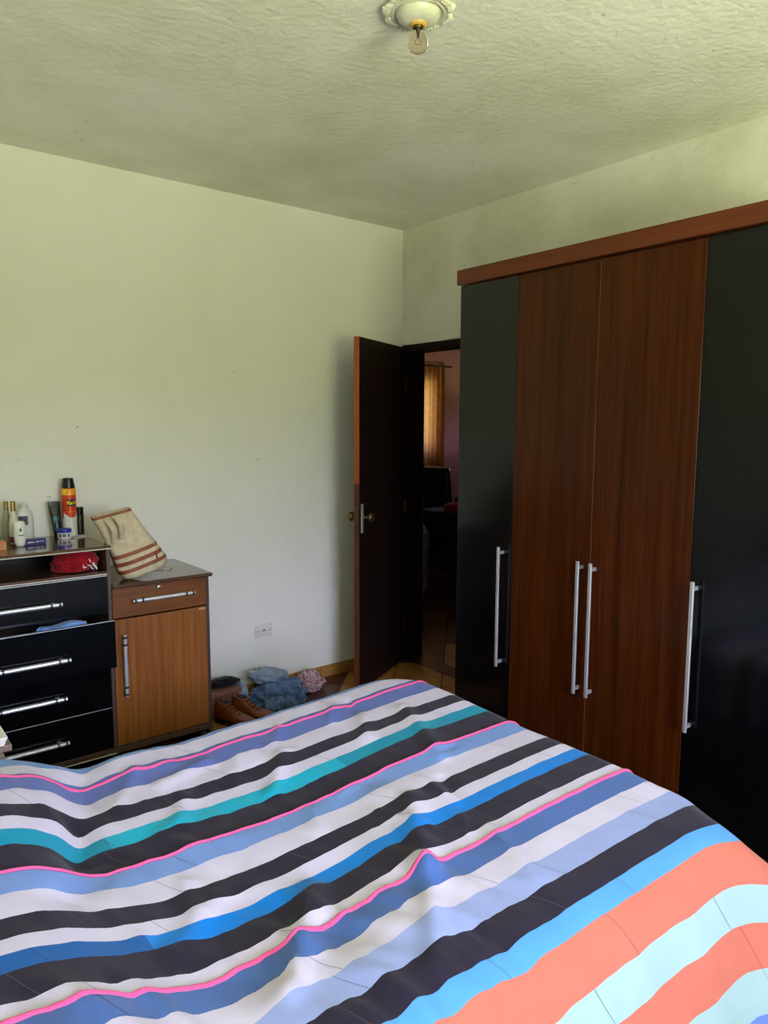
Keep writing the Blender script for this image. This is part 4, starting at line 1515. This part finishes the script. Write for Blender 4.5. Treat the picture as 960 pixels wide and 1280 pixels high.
# black dining chair behind the table
ch = thing('dining_chair', (2.5, 2.22, 0), 'black high-backed chair in front of the curtain in the next room', 'chair')
bm = nbox((2.35, 1.99, 0.56), (2.43, 2.52, 1.125), 0.039, 4)
for v in bm.verts:
    v.co.y = 2.255 + (v.co.y - 2.255) * (1.0 - 0.22 * max(0, v.co.z - 0.85) / 0.27)
obj('backrest', bm, 'black_leather', ch, smooth=True)
obj('seat', nbox((2.40, 2.02, 0.42), (2.88, 2.50, 0.49), 0.02, 2), 'black_leather', ch, smooth=True)
for x in (2.395, 2.85):
    for y in (2.05, 2.46):
        obj('leg', nbox((x - 0.018, y - 0.018, 0), (x + 0.018, y + 0.018, 0.60 if x < 2.5 else 0.42), 0.002), 'frame_wood', ch)
# table under a black cloth
tbx = thing('covered_table', (1.95, 1.42, 0), 'table hidden under a black cloth in the next room', 'table')
tc_ = (1.97, 1.50)
obj('tabletop', nbox((1.80, 1.08, 0.70), (2.30, 1.90, 0.725), 0.004), 'frame_wood', tbx)
for x in (1.86, 2.24):
    for y in (1.14, 1.84):
        obj('leg', nbox((x - 0.025, y - 0.025, 0), (x + 0.025, y + 0.025, 0.70)), 'frame_wood', tbx)
bm = bmesh.new()
rows = []
n = 120
for z, ex in ((0.727, -0.30), (0.7275, -0.02), (0.722, 0.008), (0.70, 0.016), (0.55, 0.024), (0.38, 0.030), (0.22, 0.036), (0.14, 0.038)):
    ring = []
    for k in range(n):
        a = 2 * math.pi * k / n
        c, s = math.cos(a), math.sin(a)
        wv = max(0, (0.70 - z)) * 0.05 * math.sin(14 * a)
        ring.append(bm.verts.new((2.05 + (0.25 + ex * 0.7 + wv) * math.copysign(abs(c) ** 0.3, c),
                                  1.49 + (0.41 + ex + wv) * math.copysign(abs(s) ** 0.3, s), z)))
    rows.append(ring)
for a, b in zip(rows, rows[1:]):
    for k in range(n):
        bm.faces.new((a[k], a[(k + 1) % n], b[(k + 1) % n], b[k]))
bm.faces.new(rows[0])
obj('table_cover', bm, 'black_cloth', tbx, smooth=True, angle=60)
# red bundle on a lace runner
bm = nbox((1.83, 1.10, 0.7295), (2.10, 1.62, 0.7335))
o = obj('lace_runner', bm, mat('lace', (170, 140, 124), 0.8, 0.4, 90, rgb2=(110, 84, 74)), None, base=(1.91, 1.36, 0.7295))
tag(o, 'pale lace runner under the red cloth on the black table', 'runner')
heap('red_bundle', (1.93, 1.43, 0.735), (0.13, 0.16, 0.055), 33, 'red_cloth', 0.2, 1.6, 4,
     'dark red cloth bundle on the lace runner in the next room', 'cloth', 0.6, floor_z=0.7345)
heap('black_handbag', (2.16, 1.55, 0.735), (0.10, 0.13, 0.10), 36, 'black_cloth', 0.2, 1.6, 4,
     'black soft bag behind the red cloth on the table', 'bag', 0.6, floor_z=0.7295)
# grey armchair with silver cabriole leg at the edge of the doorway
ac = thing('grey_armchair', (1.14, 1.60, 0), 'grey upholstered armchair with curved silver legs half hidden by the door', 'armchair')
ac.rotation_euler = (0, 0, R(-38))
mat('silver_paint', (190, 188, 190), 0.3, 0.1, 30, metal=0.6)


def A_(name, lo, hi, m, bev, seg=3):
    return obj(name, nbox(lo, hi, bev, seg), m, ac, smooth=True, base=(0, 0, 0))


A_('seat', (-0.30, -0.28, 0.17), (0.36, 0.28, 0.42), 'grey_cloth', 0.03)
A_('arm', (0.30, -0.29, 0.175), (0.40, 0.29, 0.62), 'grey_cloth', 0.035)
A_('arm', (-0.36, -0.29, 0.175), (-0.28, 0.29, 0.62), 'grey_cloth', 0.035)
A_('backrest', (-0.33, 0.22, 0.20), (0.38, 0.32, 0.92), 'black_leather', 0.04)
for x in (-0.30, 0.36):
    for y in (-0.25, 0.26):
        bm = bmesh.new()
        P = [(x + 0.016 * math.sin(t * 6.0), y, 0.18 - 0.18 * t) for t in [i / 10 for i in range(11)]]
        tube(bm, P, [0.024 - 0.014 * i / 10 for i in range(11)], 10)
        obj('leg', bm, 'silver_paint', ac, smooth=True, base=(0, 0, 0))
